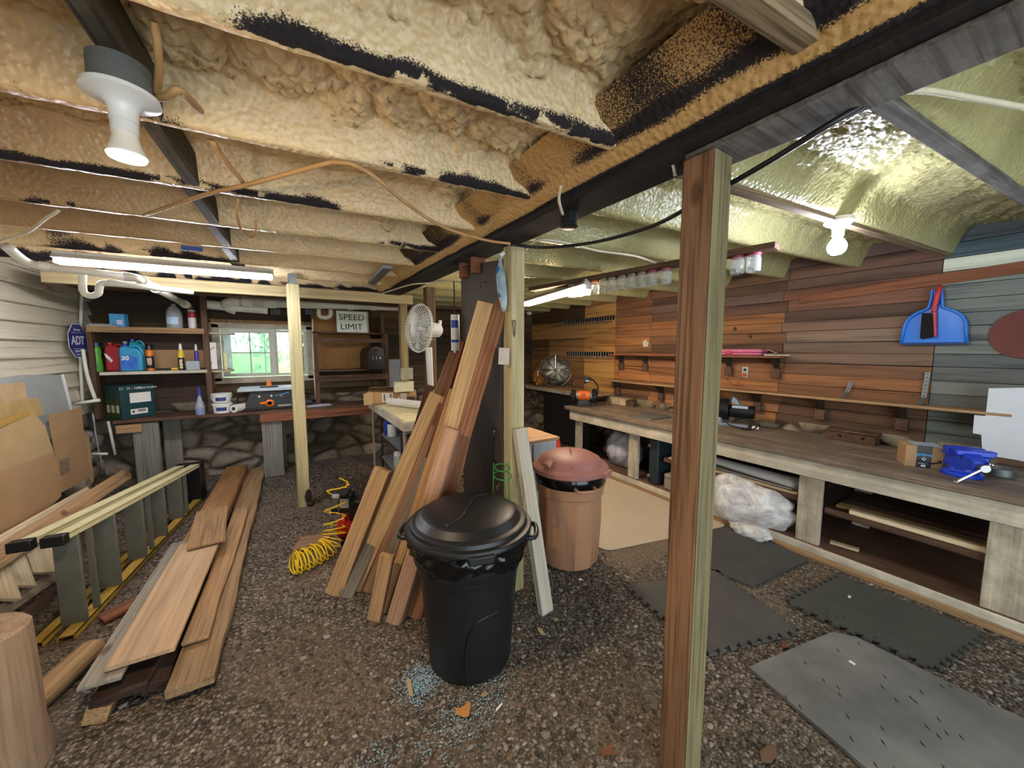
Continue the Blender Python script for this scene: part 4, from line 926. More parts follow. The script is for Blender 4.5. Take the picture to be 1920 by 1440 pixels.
# ------------------------------------------------------------------ right shelf unit of the back wall
t = thing('shelf_unit', 'open brown wooden rack right of the window holding the sign and the mailbox', 'shelf', (0.31, 5.40, 0.795))
def b2(nm, x0, x1, y0, y1, z0, z1, mt=W_old): return G().box(x0-.31, x1-.31, y0-5.40, y1-5.40, z0-.795, z1-.795).mk(nm, mt, t, bevel=.003)
W_oldv = wood('old_brown_v', '6f4f38')
b2('upright', .31, .36, 5.40, 5.44, .795, 1.74, W_oldv); b2('upright', 1.20, 1.25, 5.40, 5.44, .795, 1.74, W_oldv); b2('upright', 1.20, 1.25, 5.62, 5.66, .795, 2.0, W_oldv)
b2('shelf', .31, 1.25, 5.40, 5.68, 1.715, 1.735); b2('rail', .31, 1.25, 5.385, 5.405, 1.60, 1.655)
b2('shelf', .31, 1.25, 5.40, 5.68, 1.215, 1.235); b2('rail', .31, 1.25, 5.385, 5.405, 1.085, 1.165)
pn = b2('back_panel', .31, 1.05, 5.67, 5.685, 1.2, 2.05, plain('fibreboard', '8a6238', .85, var=.3, bmp=.4, scale=50))
t = thing('road_sign', 'white road sign reading SPEED LIMIT standing on the top of the brown rack', 'sign', M=TR(.805, 5.50, 1.738, -.12))
G().cbox(0, 0, .15, .40, .003, .30).mk('face', plain('sign_pale', 'd4dccb', .45, var=.08), t, bevel=.002)
g = G().cbox(.187, -.0022, .15, .005, .001, .285).cbox(0, -.0022, .293, .37, .001, .005); g.mk('border', INK, t)
text('letters', 'SPEED', .115, INK, t, TR(-.005, -.0025, .205, PI/2), sx=1.06, bold=0); text('letters', 'LIMIT', .115, INK, t, TR(-.015, -.0025, .075, PI/2), sx=1.06, bold=0)
t = thing('mailbox', 'black domed mailbox numbered 114 on the brown rack', 'mailbox', (1.05, 5.24, 1.238), .10)
MBK = plain('mailbox_black', '0d0d0e', .32)
prof = [(-.115, 0), (.115, 0), (.115, .19)]+[(.115*math.cos(a), .19+.12*math.sin(a)) for a in [PI*k/12 for k in range(1, 12)]]+[(-.115, .19)]
G().prism(prof, -.38, -.012, TR(0, 0, 0, PI/2)).mk('body', MBK, t, bevel=.004)
dr = G().prism([(p*1.03, q*1.01) for p, q in prof], -.012, .0, TR(0, 0, 0, PI/2)).mk('door', MBK, t, bevel=.004)
text('number', '1 1 4', .062, WHITE, dr, TR(0, -.0015, .15, PI/2))
G().cbox(0, -.012, .26, .05, .02, .012).mk('latch', MBK, dr, bevel=.003)
o = at(738, 690, 'y', 5.5)
t = thing('grey_sheet', 'small grey panel standing right of the brown rack, behind the post', 'panel', (o.x+.02, 5.55, .8))
G().cbox(0, 0, .28, .22, .012, .56).mk('panel', plain('panel_grey', '8a8f98', .5), t)
# ================================================================== LEFT SIDE: CARDBOARD, TIMBER, LADDER, LOG
def pxpoly(name, pts, axis, v, thick, mat, label=None, cat=None, parent=None, tilt=0.0, group=None):
    """a flat sheet with this outline standing in a plane, with its own thickness"""
    P = [at(x, y, axis, v) for x, y in pts]; o = sum(P, Vector())/len(P)
    if axis == 'x': q = [(p.y-o.y, p.z-o.z) for p in P]; M = Matrix(((0, 0, 1), (1, 0, 0), (0, 1, 0))).to_4x4()
    elif axis == 'y': q = [(p.x-o.x, p.z-o.z) for p in P]; M = Matrix(((1, 0, 0), (0, 0, -1), (0, 1, 0))).to_4x4()
    else: q = [(p.x-o.x, p.y-o.y) for p in P]; M = Matrix.Identity(4)
    M = Matrix.Translation(o) @ M
    if parent is not None: M = parent.matrix_basis.inverted() @ M
    ob = G().prism(q, -thick/2, thick/2).mk(name, mat, parent, M)
    return tag(ob, label, cat, group) if label else ob
GREYP = plain('panel_pale_grey', 'b4b7b4', 0.5, var=.06)
t = thing('sheet_panel', 'large pale grey sheet leaning on the siding behind the cardboard', 'panel', at(60, 770, 'x', -1.74))
pxpoly('sheet', [(-30, 712), (40, 703), (117, 703), (128, 745), (140, 800), (60, 840), (-30, 850)], 'x', -1.735, .006, GREYP, parent=t)
o = t.matrix_basis.translation
G().tube([at(117, 702, 'x', -1.725)-o, at(139, 790, 'x', -1.725)-o], .011, 8).mk('edge_strip', WHITE, t)
t = thing('cardboard_sheet', 'big flattened cardboard box leaning on the left wall, nearest the camera', 'cardboard', at(40, 900, 'x', -1.52))
pxpoly('panel', [(-60, 830), (8, 800), (58, 768), (84, 800), (100, 848), (-60, 905)], 'x', -1.535, .006, CARD, parent=t)
pxpoly('panel', [(-60, 905), (100, 848), (113, 905), (114, 930), (60, 985), (-60, 1085)], 'x', -1.525, .006, CARD2, parent=t)
f = pxpoly('tape', [(-60, 812), (8, 785), (55, 768), (57, 778), (10, 797), (-60, 828)], 'x', -1.529, .003, plain('packing_tape', 'b8924a', .35), parent=t)
t = thing('cardboard_sheet', 'torn cardboard flaps behind the big sheet at the left edge', 'cardboard', at(30, 760, 'x', -1.6))
pxpoly('panel', [(-60, 725), (45, 717), (49, 740), (52, 752), (-60, 765)], 'x', -1.62, .006, plain('card_pale', 'b89c74', .85), parent=t)
pxpoly('panel', [(-60, 765), (52, 748), (70, 746), (82, 778), (62, 781), (56, 770), (5, 790), (-60, 812)], 'x', -1.59, .006, plain('card_yellow', 'b0935e', .8), parent=t)
t = thing('cardboard_sheet', 'narrow cardboard panel with a grey stamp, right of the big cardboard sheet', 'cardboard', at(130, 850, 'x', -1.56))
pxpoly('panel', [(91, 778), (151, 764), (159, 828), (102, 847)], 'x', -1.565, .006, CARD2, parent=t)
pxpoly('panel', [(102, 847), (159, 828), (171, 893), (112, 925), (108, 905)], 'x', -1.555, .006, CARD2, parent=t)
pxpoly('stamp', [(112, 864), (129, 858), (131, 884), (115, 892)], 'x', -1.5485, .001, plain('stamp_grey', '7c6a58', .8, var=.5, scale=60), parent=t)
pxpoly('edge', [(159, 815), (166, 818), (176, 905), (171, 905)], 'x', -1.58, .006, CARD, parent=t)
# planks behind the ladder
def lumber(lab, a, b, w, t, nrm, mat, grp=None, nm='plank', **k):
    return tag(board(nm, a, b, w, t, nrm, mat, **k), lab, 'wood', grp)
lumber('pale squared timber leaning along the cardboard behind the ladder', at(-40, 1040, 'x', -1.43), at(163, 922, 'x', -1.43), .07, .05, (1, 0, .5), W_pine)
t = board('plank', at(-40, 1070, 'x', -1.33), at(235, 890, 'x', -1.33), .10, .035, (1, 0, .6), W_tan); tag(t, 'tan plank with a rounded end behind the ladder', 'wood')
G().cyl((0, 0, -.0175), (0, 0, .0175), .05, seg=24).mk('rounded_end', W_tan, t, Matrix.Translation(((at(235, 890, 'x', -1.33)-at(-40, 1070, 'x', -1.33)).length, 0, 0)), bevel=.003)
lumber('long grey timber on the floor behind the ladder steps', at(-40, 1175, 'x', -1.28), at(125, 1062, 'x', -1.28), .06, .06, (1, 0, .5), W_greyz if False else wood('grey_timber', '8b7f70', .6, .7), nm='timber')
lumber('dark board lying lowest behind the ladder', at(-20, 1210, 'x', -1.18), at(130, 1085, 'x', -1.18), .05, .03, (1, 0, .7), W_oldd)
for k, (lab, p0, p1) in enumerate((('short pale plank leaning behind the ladder, farthest of the four', (118, 1050), (110, 985)), ('short pale plank with a knot leaning behind the ladder', (84, 1075), (68, 1010)), ('short narrow plank leaning behind the ladder, second from the left edge', (48, 1100), (32, 1040)), ('short plank leaning at the left edge of the picture, nearest the log', (12, 1125), (0, 1062)))):
    lumber(lab, at(p0[0], p0[1], 'x', -1.25), at(p1[0]-6, p1[1], 'x', -1.34), (.17, .14, .09, .12)[k], .02, (1, -.2, .45), W_pine)
# ladder lying on its side
LA, LB = Vector((-1.0, 2.70, 0)), Vector((-0.765, 4.70, 0))
u = (LB-LA).normalized(); L = (LB-LA).length; dl = Vector((-u.y, u.x, 0))
t = thing('step_ladder', 'cream fibreglass step ladder lying folded on its side along the left', 'ladder', M=frame(LA, u, (0, 0, 1)))   # local x along, y away to the left
FIB = plain('fibreglass', 'cfc79a', 0.5, var=.08); FIBY = plain('fibreglass_low', 'a98a3c', .55, var=.15); ALU = plain('step_aluminium', '6e6d62', .55, .35, .1)
def rail(nm, y, z0, z1, mt, wy=.07, th=.026):
    g = G()
    for (ya, yb, zo, zp) in ((y, y+wy, -.003, .003), (y, y+.006, -th, .003), (y+wy-.006, y+wy, -th, .003)):
        g.hexa([(0, ya, z0+zo), (L, ya, z1+zo), (L, yb, z1+zo), (0, yb, z0+zo), (0, ya, z0+zp), (L, ya, z1+zp), (L, yb, z1+zp), (0, yb, z0+zp)])
    return g.mk(nm, mt, t)
zt0, zt1 = .562, .372
rail('front_rail', 0.0, zt0, zt1, FIB); rail('rear_rail', .115, zt0-.0, zt1-.0, FIB, .075)
rail('front_rail', 0.0, .032, .032, FIBY); rail('rear_rail', .115, .032, .032, FIBY, .06)
for y in (0.0, .115): G().box(-.012, .035, y-.004, y+.082, zt0-.045, zt0+.008).mk('foot_cap', BLACKP, t, bevel=.004)
G().box(L-.10, L+.02, -.01, .20, .02, zt1+.01).mk('top_cap', BLACKP, t, bevel=.006)
for k in range(5):
    x = .10+k*.34; zt = zt0+(zt1-zt0)*x/L
    st = G().box(x, x+.02, .0, .10, .03, zt-.02).mk('step', ALU, t, bevel=.003)
    G().hexa([(x-.005, .02, zt-.09), (x, .02, zt-.09), (x, .04, zt-.02), (x-.005, .04, zt-.02), (x+.09, .02, zt-.03), (x+.09, .03, zt-.03), (x+.09, .04, zt-.015), (x+.09, .04, zt-.02)]).mk('brace', ALU, st)
for k in range(5):
    x = .25+k*.34; zt = zt0+(zt1-zt0)*x/L
    G().box(x, x+.02, .125, .16, .03, zt-.02).mk('rear_bar', ALU, t, bevel=.002)
    if k % 2 == 0: G().box(x-.03, x-.012, .005, .03, .03, zt-.02).mk('stay', ALU, t)
# log stump, small log
t = thing('log_stump', 'upright peeled log stump at the lower left corner', 'log', (-.955, 1.93, 0))
pf = [(.0, 0), (.145, 0), (.15, .03), (.142, .15), (.139, .3), (.137, .45), (.133, .535), (.125, .543), (.0, .544)]
random.seed(3)
lg = G().lathe(pf, 30, sx=1.0, sy=.95, jit=.012).mk('trunk', wood('log_bark', 'a88a6a', .7, .4, axis=2, rough=.8), t, smooth=True)
G().ball((.06, -.125, .25), .022, (1, .4, 1), 2).mk('knot', W_red, lg, smooth='all')
t = board('branch_log', (-.97, 2.12, .05), (-.86, 2.50, .06), .10, .09, (0, 0, 1), wood('log_lying', 'b9935f', .65, .6), bevel=.035, seg=5, live=.01); tag(t, 'short split log lying behind the stump', 'log')
# board pile
W_l1 = wood('fresh_plank', 'c8a377', 0.8, 0.35, rough=.6, scale=.8)
lumber('wide fresh pale board on top of the floor pile', (-.60, 2.10, .165), (-.565, 3.22, .17), .225, .022, (0, 0, 1), W_l1)
lumber('brown board at the far half of the floor pile', (-.60, 3.0, .135), (-.565, 5.40, .105), .20, .022, (0, 0, 1), wood('brown_plank', 'a5743c', .65, .6))
lumber('small offcut board lying across the joint of the floor pile', (-.515, 3.08, .198), (-.575, 3.76, .198), .20, .016, (.0, 0, 1), W_tan)
lumber('long live edged board along the right of the floor pile', (-.42, 1.97, .05), (-.36, 5.40, .05), .17, .04, (0, 0, 1), wood('live_plank', 'ad8a5c', .6, .6), seg=40, live=.006)
lumber('narrow rounded board lying over the live edged board', (-.445, 2.22, .093), (-.40, 3.95, .093), .11, .022, (0, 0, 1), W_tan, seg=24, live=.004, bevel=.009)
lumber('thin strip standing beside the brown board of the floor pile', (-.475, 3.4, .155), (-.44, 5.1, .14), .012, .05, (0, 0, 1), W_red)
lumber('grey weathered board under the left edge of the pale board', (-.715, 2.06, .14), (-.68, 3.35, .14), .13, .018, (.05, 0, 1), wood('grey_plank', '9a9484', .65, .6))
lumber('dark rough board low in the floor pile, left of the middle', (-.64, 2.02, .085), (-.60, 4.9, .08), .17, .03, (0, 0, 1), W_oldd, seg=20, live=.01)
lumber('dark split slab low in the floor pile, beside the live edged board', (-.555, 2.06, .045), (-.52, 4.8, .04), .09, .05, (.2, 0, 1), W_oldd, seg=20, live=.008)
lumber('squared beam end at the bottom left of the floor pile', (-.72, 2.02, .035), (-.66, 3.4, .035), .075, .065, (.3, 0, 1), W_tan)
lumber('offcut plank on the gravel between the ladder and the floor pile', (-.94, 2.80, .02), (-.76, 2.93, .03), .085, .02, (.1, 0, 1), W_red)
rods('edging_strip', 'thin dark strip lying on the gravel right of the floor pile', 'strip', [at(372, 1300, 'z', .012), at(412, 1180, 'z', .012), at(470, 1004, 'z', .012)], .005, W_dark, seg=5)
# ================================================================== CENTRE: TABLE, FAN, PANEL, LEANING TIMBER
t = thing('work_table', 'narrow table with a pale top beyond the leaning timber', 'table', (.825, 3.12, 0))
tw, tl = .37, 1.58
G().box(0, tw, 0, tl, .80, .88).mk('top_frame', W_paintw, t, bevel=.003); G().box(.02, tw, .01, tl-.4, .881, .886).mk('top_sheet', plain('cream_sheet', 'd9cfa4', .5), t, bevel=.001)
for y in (.05, tl-.18): G().tube([(.02, y, 0), (.02, y, .70), (.05, y, .78), (tw-.05, y, .78), (tw-.02, y, .70), (tw-.02, y, 0)], .013, 10, smooth=4).mk('leg', plain('leg_paint', '9a9484', .45), t, smooth='all')
t = thing('shelf_rack', 'dark rack with grey shelves under the narrow table', 'shelf', (.86, 3.35, 0))
for z in (.06, .30, .56): G().box(0, .26, 0, .85, z, z+.02).mk('shelf', plain('shelf_grey', '6f7074', .5), t, bevel=.002)
G().box(.25, .262, 0, .85, 0, .78).mk('back', W_oldd, t)
for y in (0, .83): G().box(0, .02, y, y+.02, 0, .78).mk('post', plain('dark_metal', '2a2826', .5), t); G().box(.23, .25, y, y+.02, 0, .78).mk('post', MATS['dark_metal'], t)
can('bottle', 'white bottle with a dark blue cap on the rack under the narrow table', .93, 3.98, .58, .045, .17, (WHITE, plain('dark_blue_cap', '1c2f86')), 'bottle')
can('bottle', 'small pale printed can on the middle shelf of the rack under the table', .92, 3.72, .32, .04, .15, (plain('pale_print', 'aab4ae', .5, var=.4, scale=50), WHITE), 'can')
can('jar', 'blue plastic jug on the rack under the narrow table', .93, 4.1, .58, .055, .15, (plain('tool_blue2', '1f3d9a', .4), MATS['tool_blue2']), 'jug')
# open carton
x0, x1 = at(676, 750, 'y', 4.45).x, at(770, 750, 'y', 4.45).x
t = thing('open_carton', 'open cardboard box with a shipping label on the far end of the narrow table', 'box', (.80, 4.32, .889), -.05)
h = .135; g = G()
cw, cdp = .50, .24
g.box(0, cw, 0, cdp, 0, .005).box(0, cw, 0, .005, 0, h).box(0, cw, cdp-.005, cdp, 0, h+.02).box(cw-.005, cw, 0, cdp, 0, h).box(0, .005, 0, cdp, 0, h); g.mk('body', CARD2, t)
G().prism([(0, 0), (.10, .0), (.10, h*1.0), (.06, h*1.1), (0, h*.9)], 0, .004, TR(-.09, -.03, .0, PI/2, 0, .15)).mk('flap', CARD, t)
G().hexa([(0, cdp, h), (cw, cdp, h), (cw, cdp+.004, h), (0, cdp+.004, h), (0, cdp-.13, h+.05), (cw, cdp-.13, h+.03), (cw, cdp-.126, h+.034), (0, cdp-.126, h+.054)]).mk('flap', CARD2, t)
G().cbox(.17, -.001, h*.5, .12, .001, h*.75).mk('label', PAPER, t); g = G().cbox(.31, -.001, h*.35, .045, .001, .035); g.mk('label', PAPER, t)
for k, x in enumerate((.135, .205)): G().cbox(x, -.0018, h*.5, .018, .001, h*.6).mk('barcode', plain('bars', '6a6a72', .6, var=.8, scale=120), t)
o0 = Vector((.95, 4.15, .93)); t = thing('paper_roll', 'white paper roll lying on the narrow table', 'paper roll', M=frame(o0, (.45, -.9, 0), (0, 0, 1)))
G().cyl((0, 0, 0), (.5, 0, 0), .042, seg=24).mk('roll', PAPER, t, smooth=True)
# things hung behind the table, between the posts
for lab, x, y, z, sx_, sz, mt, nm in (('small grey box hanging between the two posts behind the fan', 1.24, 4.15, 1.23, .14, .13, plain('mossy_grey', '8a8874', .6, var=.3), 'hanging_box'), ('pale printed carton between the two posts behind the fan', 1.22, 4.2, 1.08, .22, .12, plain('carton_pale', 'c5c4a6', .6, var=.12, scale=30), 'carton'), ('little pink grey carton just above the narrow table', 1.20, 4.15, .97, .07, .07, plain('carton_pink', 'b0a09c', .6, var=.2), 'carton')):
    tag(G().cbox(0, 0, 0, sx_, .06, sz).mk(nm, mt, None, TR(x-.08, y+.05, z), bevel=.003), lab, 'box')
tag(G().cbox(0, 0, .05, .07, .10, .10).mk('small_box', W_oldd, None, TR(1.15, 4.0, .888), bevel=.003), 'small dark wooden box at the right edge of the narrow table', 'box')
# pedestal fan
fx, fy = 1.035, 2.98
t = thing('pedestal_fan', 'white pedestal fan turned left, standing behind the leaning timber', 'fan', (fx, fy, 0))
G().lathe([(0, 0), (.17, 0), (.17, .01), (.10, .03), (.03, .05), (0, .05)], 28).mk('base', WHITE, t, smooth=True)
G().tube([(0, 0, .04), (0, 0, .85)], .014, 12).mk('lower_pole', WHITE, t, smooth=True)
G().hexa([(-.018, -.018, .85), (.018, -.018, .85), (.018, .018, .85), (-.018, .018, .85), (-.045, -.02, 1.52), (.005, -.02, 1.52), (.005, .02, 1.52), (-.045, .02, 1.52)]).mk('column', WHITE, t, bevel=.008)
hd_M = TR(-.02, 0, 1.655) @ Matrix.Rotation(math.radians(-52), 4, 'Z') @ Matrix.Rotation(math.radians(4), 4, 'Y')
ax = Vector((-.98, -.20, .06)).normalized(); hM = frame((-.03, .0, 1.67), ax, (0, 0, 1))     # local x points where the fan blows
G().tube([(-.13, 0, 0), (-.11, 0, 0), (-.04, 0, 0), (.02, 0, 0)], [.035, .058, .062, .05], 20).mk('motor', WHITE, t, hM, smooth=True)
G().cyl((-.12, 0, .05), (-.12, 0, .085), .014, seg=10).mk('knob', WHITE, t, hM)
G().cyl((.02, 0, 0), (.10, 0, 0), .02).mk('hub', WHITE, t, hM, smooth=True)
Rf = .195
g = G()
for s, xx in ((0, .035), (1, .115)):
    for k in range(44):
        a = 2*PI*k/44; b_ = a+.18
        g.tube([(xx+(-.01 if not s else .012), .03*math.cos(a), .03*math.sin(a)), (xx+(-.012 if not s else .014), .11*math.cos(a+.08), .11*math.sin(a+.08)), (.075+(-.03 if not s else .03), .185*math.cos(b_), .185*math.sin(b_)), (.075, Rf*math.cos(b_), Rf*math.sin(b_))], .0016, 4)
for rr, xx in ((Rf, .075), (Rf-.004, .066), (.12, .022), (.12, .13)):
    g.tube([(xx, rr*math.cos(a), rr*math.sin(a)) for a in [2*PI*k/48 for k in range(48)]], .0035 if rr > .15 else .002, 6, closed=True)
cg = g.mk('cage', WHITE, t, hM)
G().cyl((.126, 0, 0), (.134, 0, 0), .035, seg=20).mk('badge', WHITE, t, hM)
for k in range(3):
    a = 2*PI*k/3+.4; g = G(); rows_ = []
    for i in range(7):
        r = .03+.14*i/6; w_ = .55*math.sin(min(1, .3+i/6)*PI*.55)
        rows_.append([(.075+.025*(j-.5)*2*(1-i/9), r*math.cos(a+w_*(j-.5)*1.3), r*math.sin(a+w_*(j-.5)*1.3)) for j in (0, .25, .5, .75, 1)])
    g.sheet(rows_).mk('blade', plain('blade_white', 'c4cacc', .3, alpha=.85), t, hM, smooth='all', solid=.002)
# dark hook panel hanging along the beam
t = thing('hardboard_sheet', 'dark brown hook panel hanging along the beam behind the leaning timber', 'panel', (1.12, 1.94, 0))
P = [(0.0, .03), (.58, .03), (.58, 2.10), (.03, 2.035), (0, 2.035)]
G().prism(P, -.009, .009, Matrix(((0, 0, 1, 0), (1, 0, 0, 0), (0, 1, 0, 0), (0, 0, 0, 1)))).mk('board', plain('hardboard', '40352d', .65, var=.2, scale=3), t)
for y, z in ((.17, 1.93), (.22, 1.935), (.05, 1.0), (.085, .99), (.02, 1.72), (.01, .66)): G().tube([(-.008, y, z), (-.03, y, z-.005), (-.035, y, z-.025), (-.025, y, z-.035)], .0025, 6, smooth=2).mk('hook', STEEL, t)
for y in (.27, .46): tag(G().box(0, .09, 0, .04, 0, .12).mk('hanger_block', W_red, None, TR(1.06, 1.94+y, 2.0), bevel=.003), ('red brown block at the top of the dark hook panel, nearer the pale post' if y < .3 else 'red brown block at the top of the dark hook panel, farther from the pale post'), 'block')
# caulk gun tube, hanging bag, tag
o = at(852, 585, 'y', 2.53)
t = thing('caulk_gun', 'blue and white caulk tube hanging at the far edge of the dark panel', 'caulk gun', (o.x, 2.53, o.z))
G().cyl((0, 0, -.02), (0, 0, -.28), .027, seg=18).mk('tube', WHITE, t, smooth=True)
for z0, z1 in ((-.06, -.115), (-.2, -.22)): label_patch(t, 'label', .0275, z1, z0, -PI, PI*.2, plain('label_blue2', '2347a8', .4))
G().lathe([(.012, -.28), (.007, -.36), (0, -.36)], 12).mk('nozzle', WHITE, t, smooth=True)
G().tube([(.03, 0, -.02), (.035, 0, -.2), (.03, 0, -.28)], .006, 6).mk('cradle', STEEL, t); G().cyl((0, 0, .22), (0, 0, -.02), .005, seg=8).mk('rod', W_dark, t)
o = at(935, 492, 'x', 1.07)
t = thing('hanging_bag', 'slim blue and clear plastic bag hanging beside the pale post', 'bag', (1.085, 1.90, o.z))
G().tube([(0, 0, .04), (0, .0, 0), (-.005, -.01, -.07), (0, -.02, -.16), (.005, -.03, -.24), (0, -.035, -.28)], [.006, .012, .028, .03, .022, .008], 12, smooth=3).mk('bag', plain('bag_clear', 'a8bcc4', .2, var=.3, alpha=.7), t, smooth='all')
G().tube([(-.022, -.01, -.03), (-.02, -.015, -.12), (-.015, -.03, -.2)], .012, 8, smooth=2).mk('blue_content', plain('bag_blue', '1f6fa8', .3), t, smooth='all')
G().tube([(0, 0, .04), (.02, -.01, .06)], .012, 8).mk('knot', WHITE, t)
o = at(945, 668, 'y', 1.825)
tag(G().cbox(0, 0, 0, .07, .003, .095).mk('paper_tag', plain('tag_paper', 'bfae9e', .7, var=.15, scale=30), None, TR(o.x, 1.825, o.z, 0, .06)), 'small paper tag pinned to the left of the pale post', 'tag')
g = G().tube([(-.012, -.004, .05), (0, -.006, .06), (.012, -.004, .05)], .0025, 6, smooth=3).tube([(-.01, 0, .055), (-.006, -.006, .02), (0, -.008, -.04), (.006, -.006, .02), (.01, 0, .055)], .0025, 6, smooth=3)
oo = at(963, 620, 'y', 1.83); tag(g.mk('wire_loop', plain('rusty', '5a4030', .6), None, TR(oo.x, 1.829, oo.z)), 'loop of rusty wire hung on a nail in the pale post', 'wire')
# leaning timber
def lean(lab, bpx, tpx, ytop, w, t_, mat, edge=None, nrm=(-.62, -.75, .2), dx=0, zb=.0, cut=0.0, seg=1, live=0):
    a = at(bpx[0], bpx[1], 'z', zb); b = at(tpx[0], tpx[1], 'y', ytop)
    if edge is None: return lumber(lab, a, b, w, t_, nrm, mat, cut=cut, seg=seg, live=live, sh=0)
    t = thing('plank', lab, 'wood', M=frame(a, b-a, nrm)); L = (b-a).length
    G().box(0, L, -w/2, w/2, -t_, 0).mk('face_board', mat, t, bevel=.003)
    s = -1
    G().box(.002, L-.002, -w/2-.004, -w/2+.004, -t_+.002, -.004).mk('rough_edge', edge, t, bevel=.003)
    return t
W_f1 = wood('lean_tan', 'bd9058', .65, .55); W_f2 = wood('lean_gold', 'cda468', .75, .5); W_f3 = wood('lean_brown', '86593a', .55, .7); W_f4 = wood('lean_grey', '7d7264', .6, .7)
W_f5 = wood('lean_rose', 'b98a68', .7, .5)
LX = []
lean('thick tan beam with a brown side, leftmost of the leaning timber', (622, 1118), (715, 880), 2.36, .105, .06, W_f1, W_f3)
lean('long golden beam with a weathered face leaning behind the leftmost beam', (655, 1110), (822, 740), 2.30, .12, .045, W_f2, W_red)
lean('dark weathered plank rising highest left of the golden planks', (690, 1100), (855, 662), 2.36, .10, .022, W_f3)
lean('grey thin plank behind the leftmost beam', (645, 1122), (772, 850), 2.43, .09, .02, W_f4)
lean('second grey thin plank between the leftmost and the golden beams', (672, 1108), (800, 800), 2.42, .09, .02, W_f4)
lean('brown plank in the shadow behind the short block', (700, 1100), (835, 760), 2.2, .10, .02, W_f3)
lean('thin red stick leaning just left of the tall golden plank', (712, 1140), (868, 640), 2.16, .022, .022, W_red)
lean('dark red plank whose top shows below the fan column', (700, 1085), (806, 722), 2.5, .06, .02, wood('dark_red', '6a3c2a', .55, .7))
lean('tall golden plank leaning up to the beam, with a red brown side', (745, 1150), (910, 566), 1.99, .10, .04, W_f2, wood('red_heart', 'a05f34', .55, .7))
lean('tall red brown plank at the right of the leaning timber, against the dark panel', (775, 1160), (944, 553), 1.93, .085, .022, wood('red_tall', 'a56a40', .55, .75), seg=30, live=.004)
lean('rose grey block of timber leaning low before the tall golden plank', (735, 1172), (846, 804), 1.86, .085, .055, W_f5, wood('rose_side', 'a0735a', .6, .6))
lean('shortest tan offcut standing before the leaning timber', (698, 1166), (724, 1042), 2.02, .075, .035, W_f1, W_f3)
lean('grey green strip standing right of the shortest offcut', (732, 1152), (790, 1000), 1.985, .05, .02, wood('grey_green', '8b8a76', .65, .6))
lean('pale brown plank filling the gap right of the long golden beam', (688, 1112), (818, 800), 2.19, .07, .02, W_f5)
lean('grey brown plank standing between the shortest offcut and the golden beam', (703, 1128), (802, 860), 2.10, .06, .02, W_f4)
lean('narrow tan plank behind the rose grey block', (716, 1150), (850, 730), 2.09, .05, .022, W_f1)
lean('thin brown strip just left of the black trash can', (752, 1160), (812, 985), 1.95, .055, .02, W_f3)
# white stud leaning on the pale post
lean('pale white stud leaning on the post between the two trash cans', (1028, 1150), (978, 803), 1.80, .088, .038, wood('white_stud', 'd9cfb8', .85, .25), wood('stud_side', 'a5764a', .7, .5), nrm=(.15, -.95, .3))
# compressor and yellow hose
t = thing('air_compressor', 'black and red air compressor half hidden behind the leftmost beam', 'compressor', (.44, 2.98, 0), -.5)
G().tube([(-.17, 0, .13), (-.15, 0, .13), (.15, 0, .13), (.17, 0, .13)], [.03, .09, .09, .03], 20).mk('tank', plain('tank_red', 'b01c14', .3), t, smooth=True)
for x in (-.12, .12): G().box(x-.015, x+.015, -.07, .07, 0, .06).mk('foot', BLACKP, t, bevel=.004)
G().box(-.06, .14, -.09, .09, .21, .36).mk('pump_shroud', BLACKP, t, bevel=.015)
G().box(-.14, -.05, -.07, .05, .26, .40).mk('regulator_panel', BLACKP, t, bevel=.008); pl_ = G().cbox(-.095, -.0715, .34, .065, .002, .07).mk('face_plate', plain('plate_grey', 'aaa8a8', .35, var=.2), t)
G().cbox(-.1, -.088, .43, .1, .12, .03).mk('handle', BLACKP, t, bevel=.01); G().cbox(-.12, -.15, .43, .05, .004, .03).mk('label', plain('label_wr', 'b8b0b0', .4, var=.4, scale=60), t)
G().cyl((-.17, -.02, .26), (-.21, -.05, .265), .022, seg=16).mk('gauge', BLACKP, t, smooth=True); G().cyl((-.21, -.05, .265), (-.212, -.0515, .265), .019, seg=16).mk('gauge_face', WHITE, t)
G().tube([(-.15, -.03, .22), (-.2, -.08, .215)], .009, 8).mk('valve', CHROME, t)
YH = plain('yellow_hose', 'e8c01c', .35, var=.06)
cen = crom([Vector(p) for p in ((-.03, 2.76, .075), (.03, 2.78, .07), (.11, 2.82, .07), (.19, 2.86, .08), (.235, 2.90, .13), (.25, 2.93, .20), (.255, 2.95, .28), (.27, 2.98, .40), (.31, 3.0, .52))], 60)
pts = []; n = len(cen); turns = 0.0
for i, c in enumerate(cen):
    f = i/(n-1); rad = .07 if f < .45 else .07-.008*(f-.45)/.55
    turns += (2*PI)*(.06 if f < .45 else .034 if f < .62 else .0165)
    tg = (cen[min(i+1, n-1)]-cen[max(i-1, 0)]).normalized(); A = tg.cross(Vector((.2, .9, .35))).normalized(); B = tg.cross(A)
    wb = 1+.12*math.sin(i*.9)
    p = c+A*rad*wb*math.cos(turns)+B*rad*wb*math.sin(turns); p.z = max(p.z, .014); pts.append(p)
rods('air_hose', 'coiled yellow air hose lying left of the compressor', 'hose', pts, .0052, YH, seg=6, smooth=3)
tag(board('scrap_board', (.0, 3.17, .015), (.21, 3.10, .018), .20, .016, (0, 0, 1), wood('scrap_brown', '9a7350', .7, .4)), 'brown scrap board flat on the gravel behind the yellow hose', 'wood')
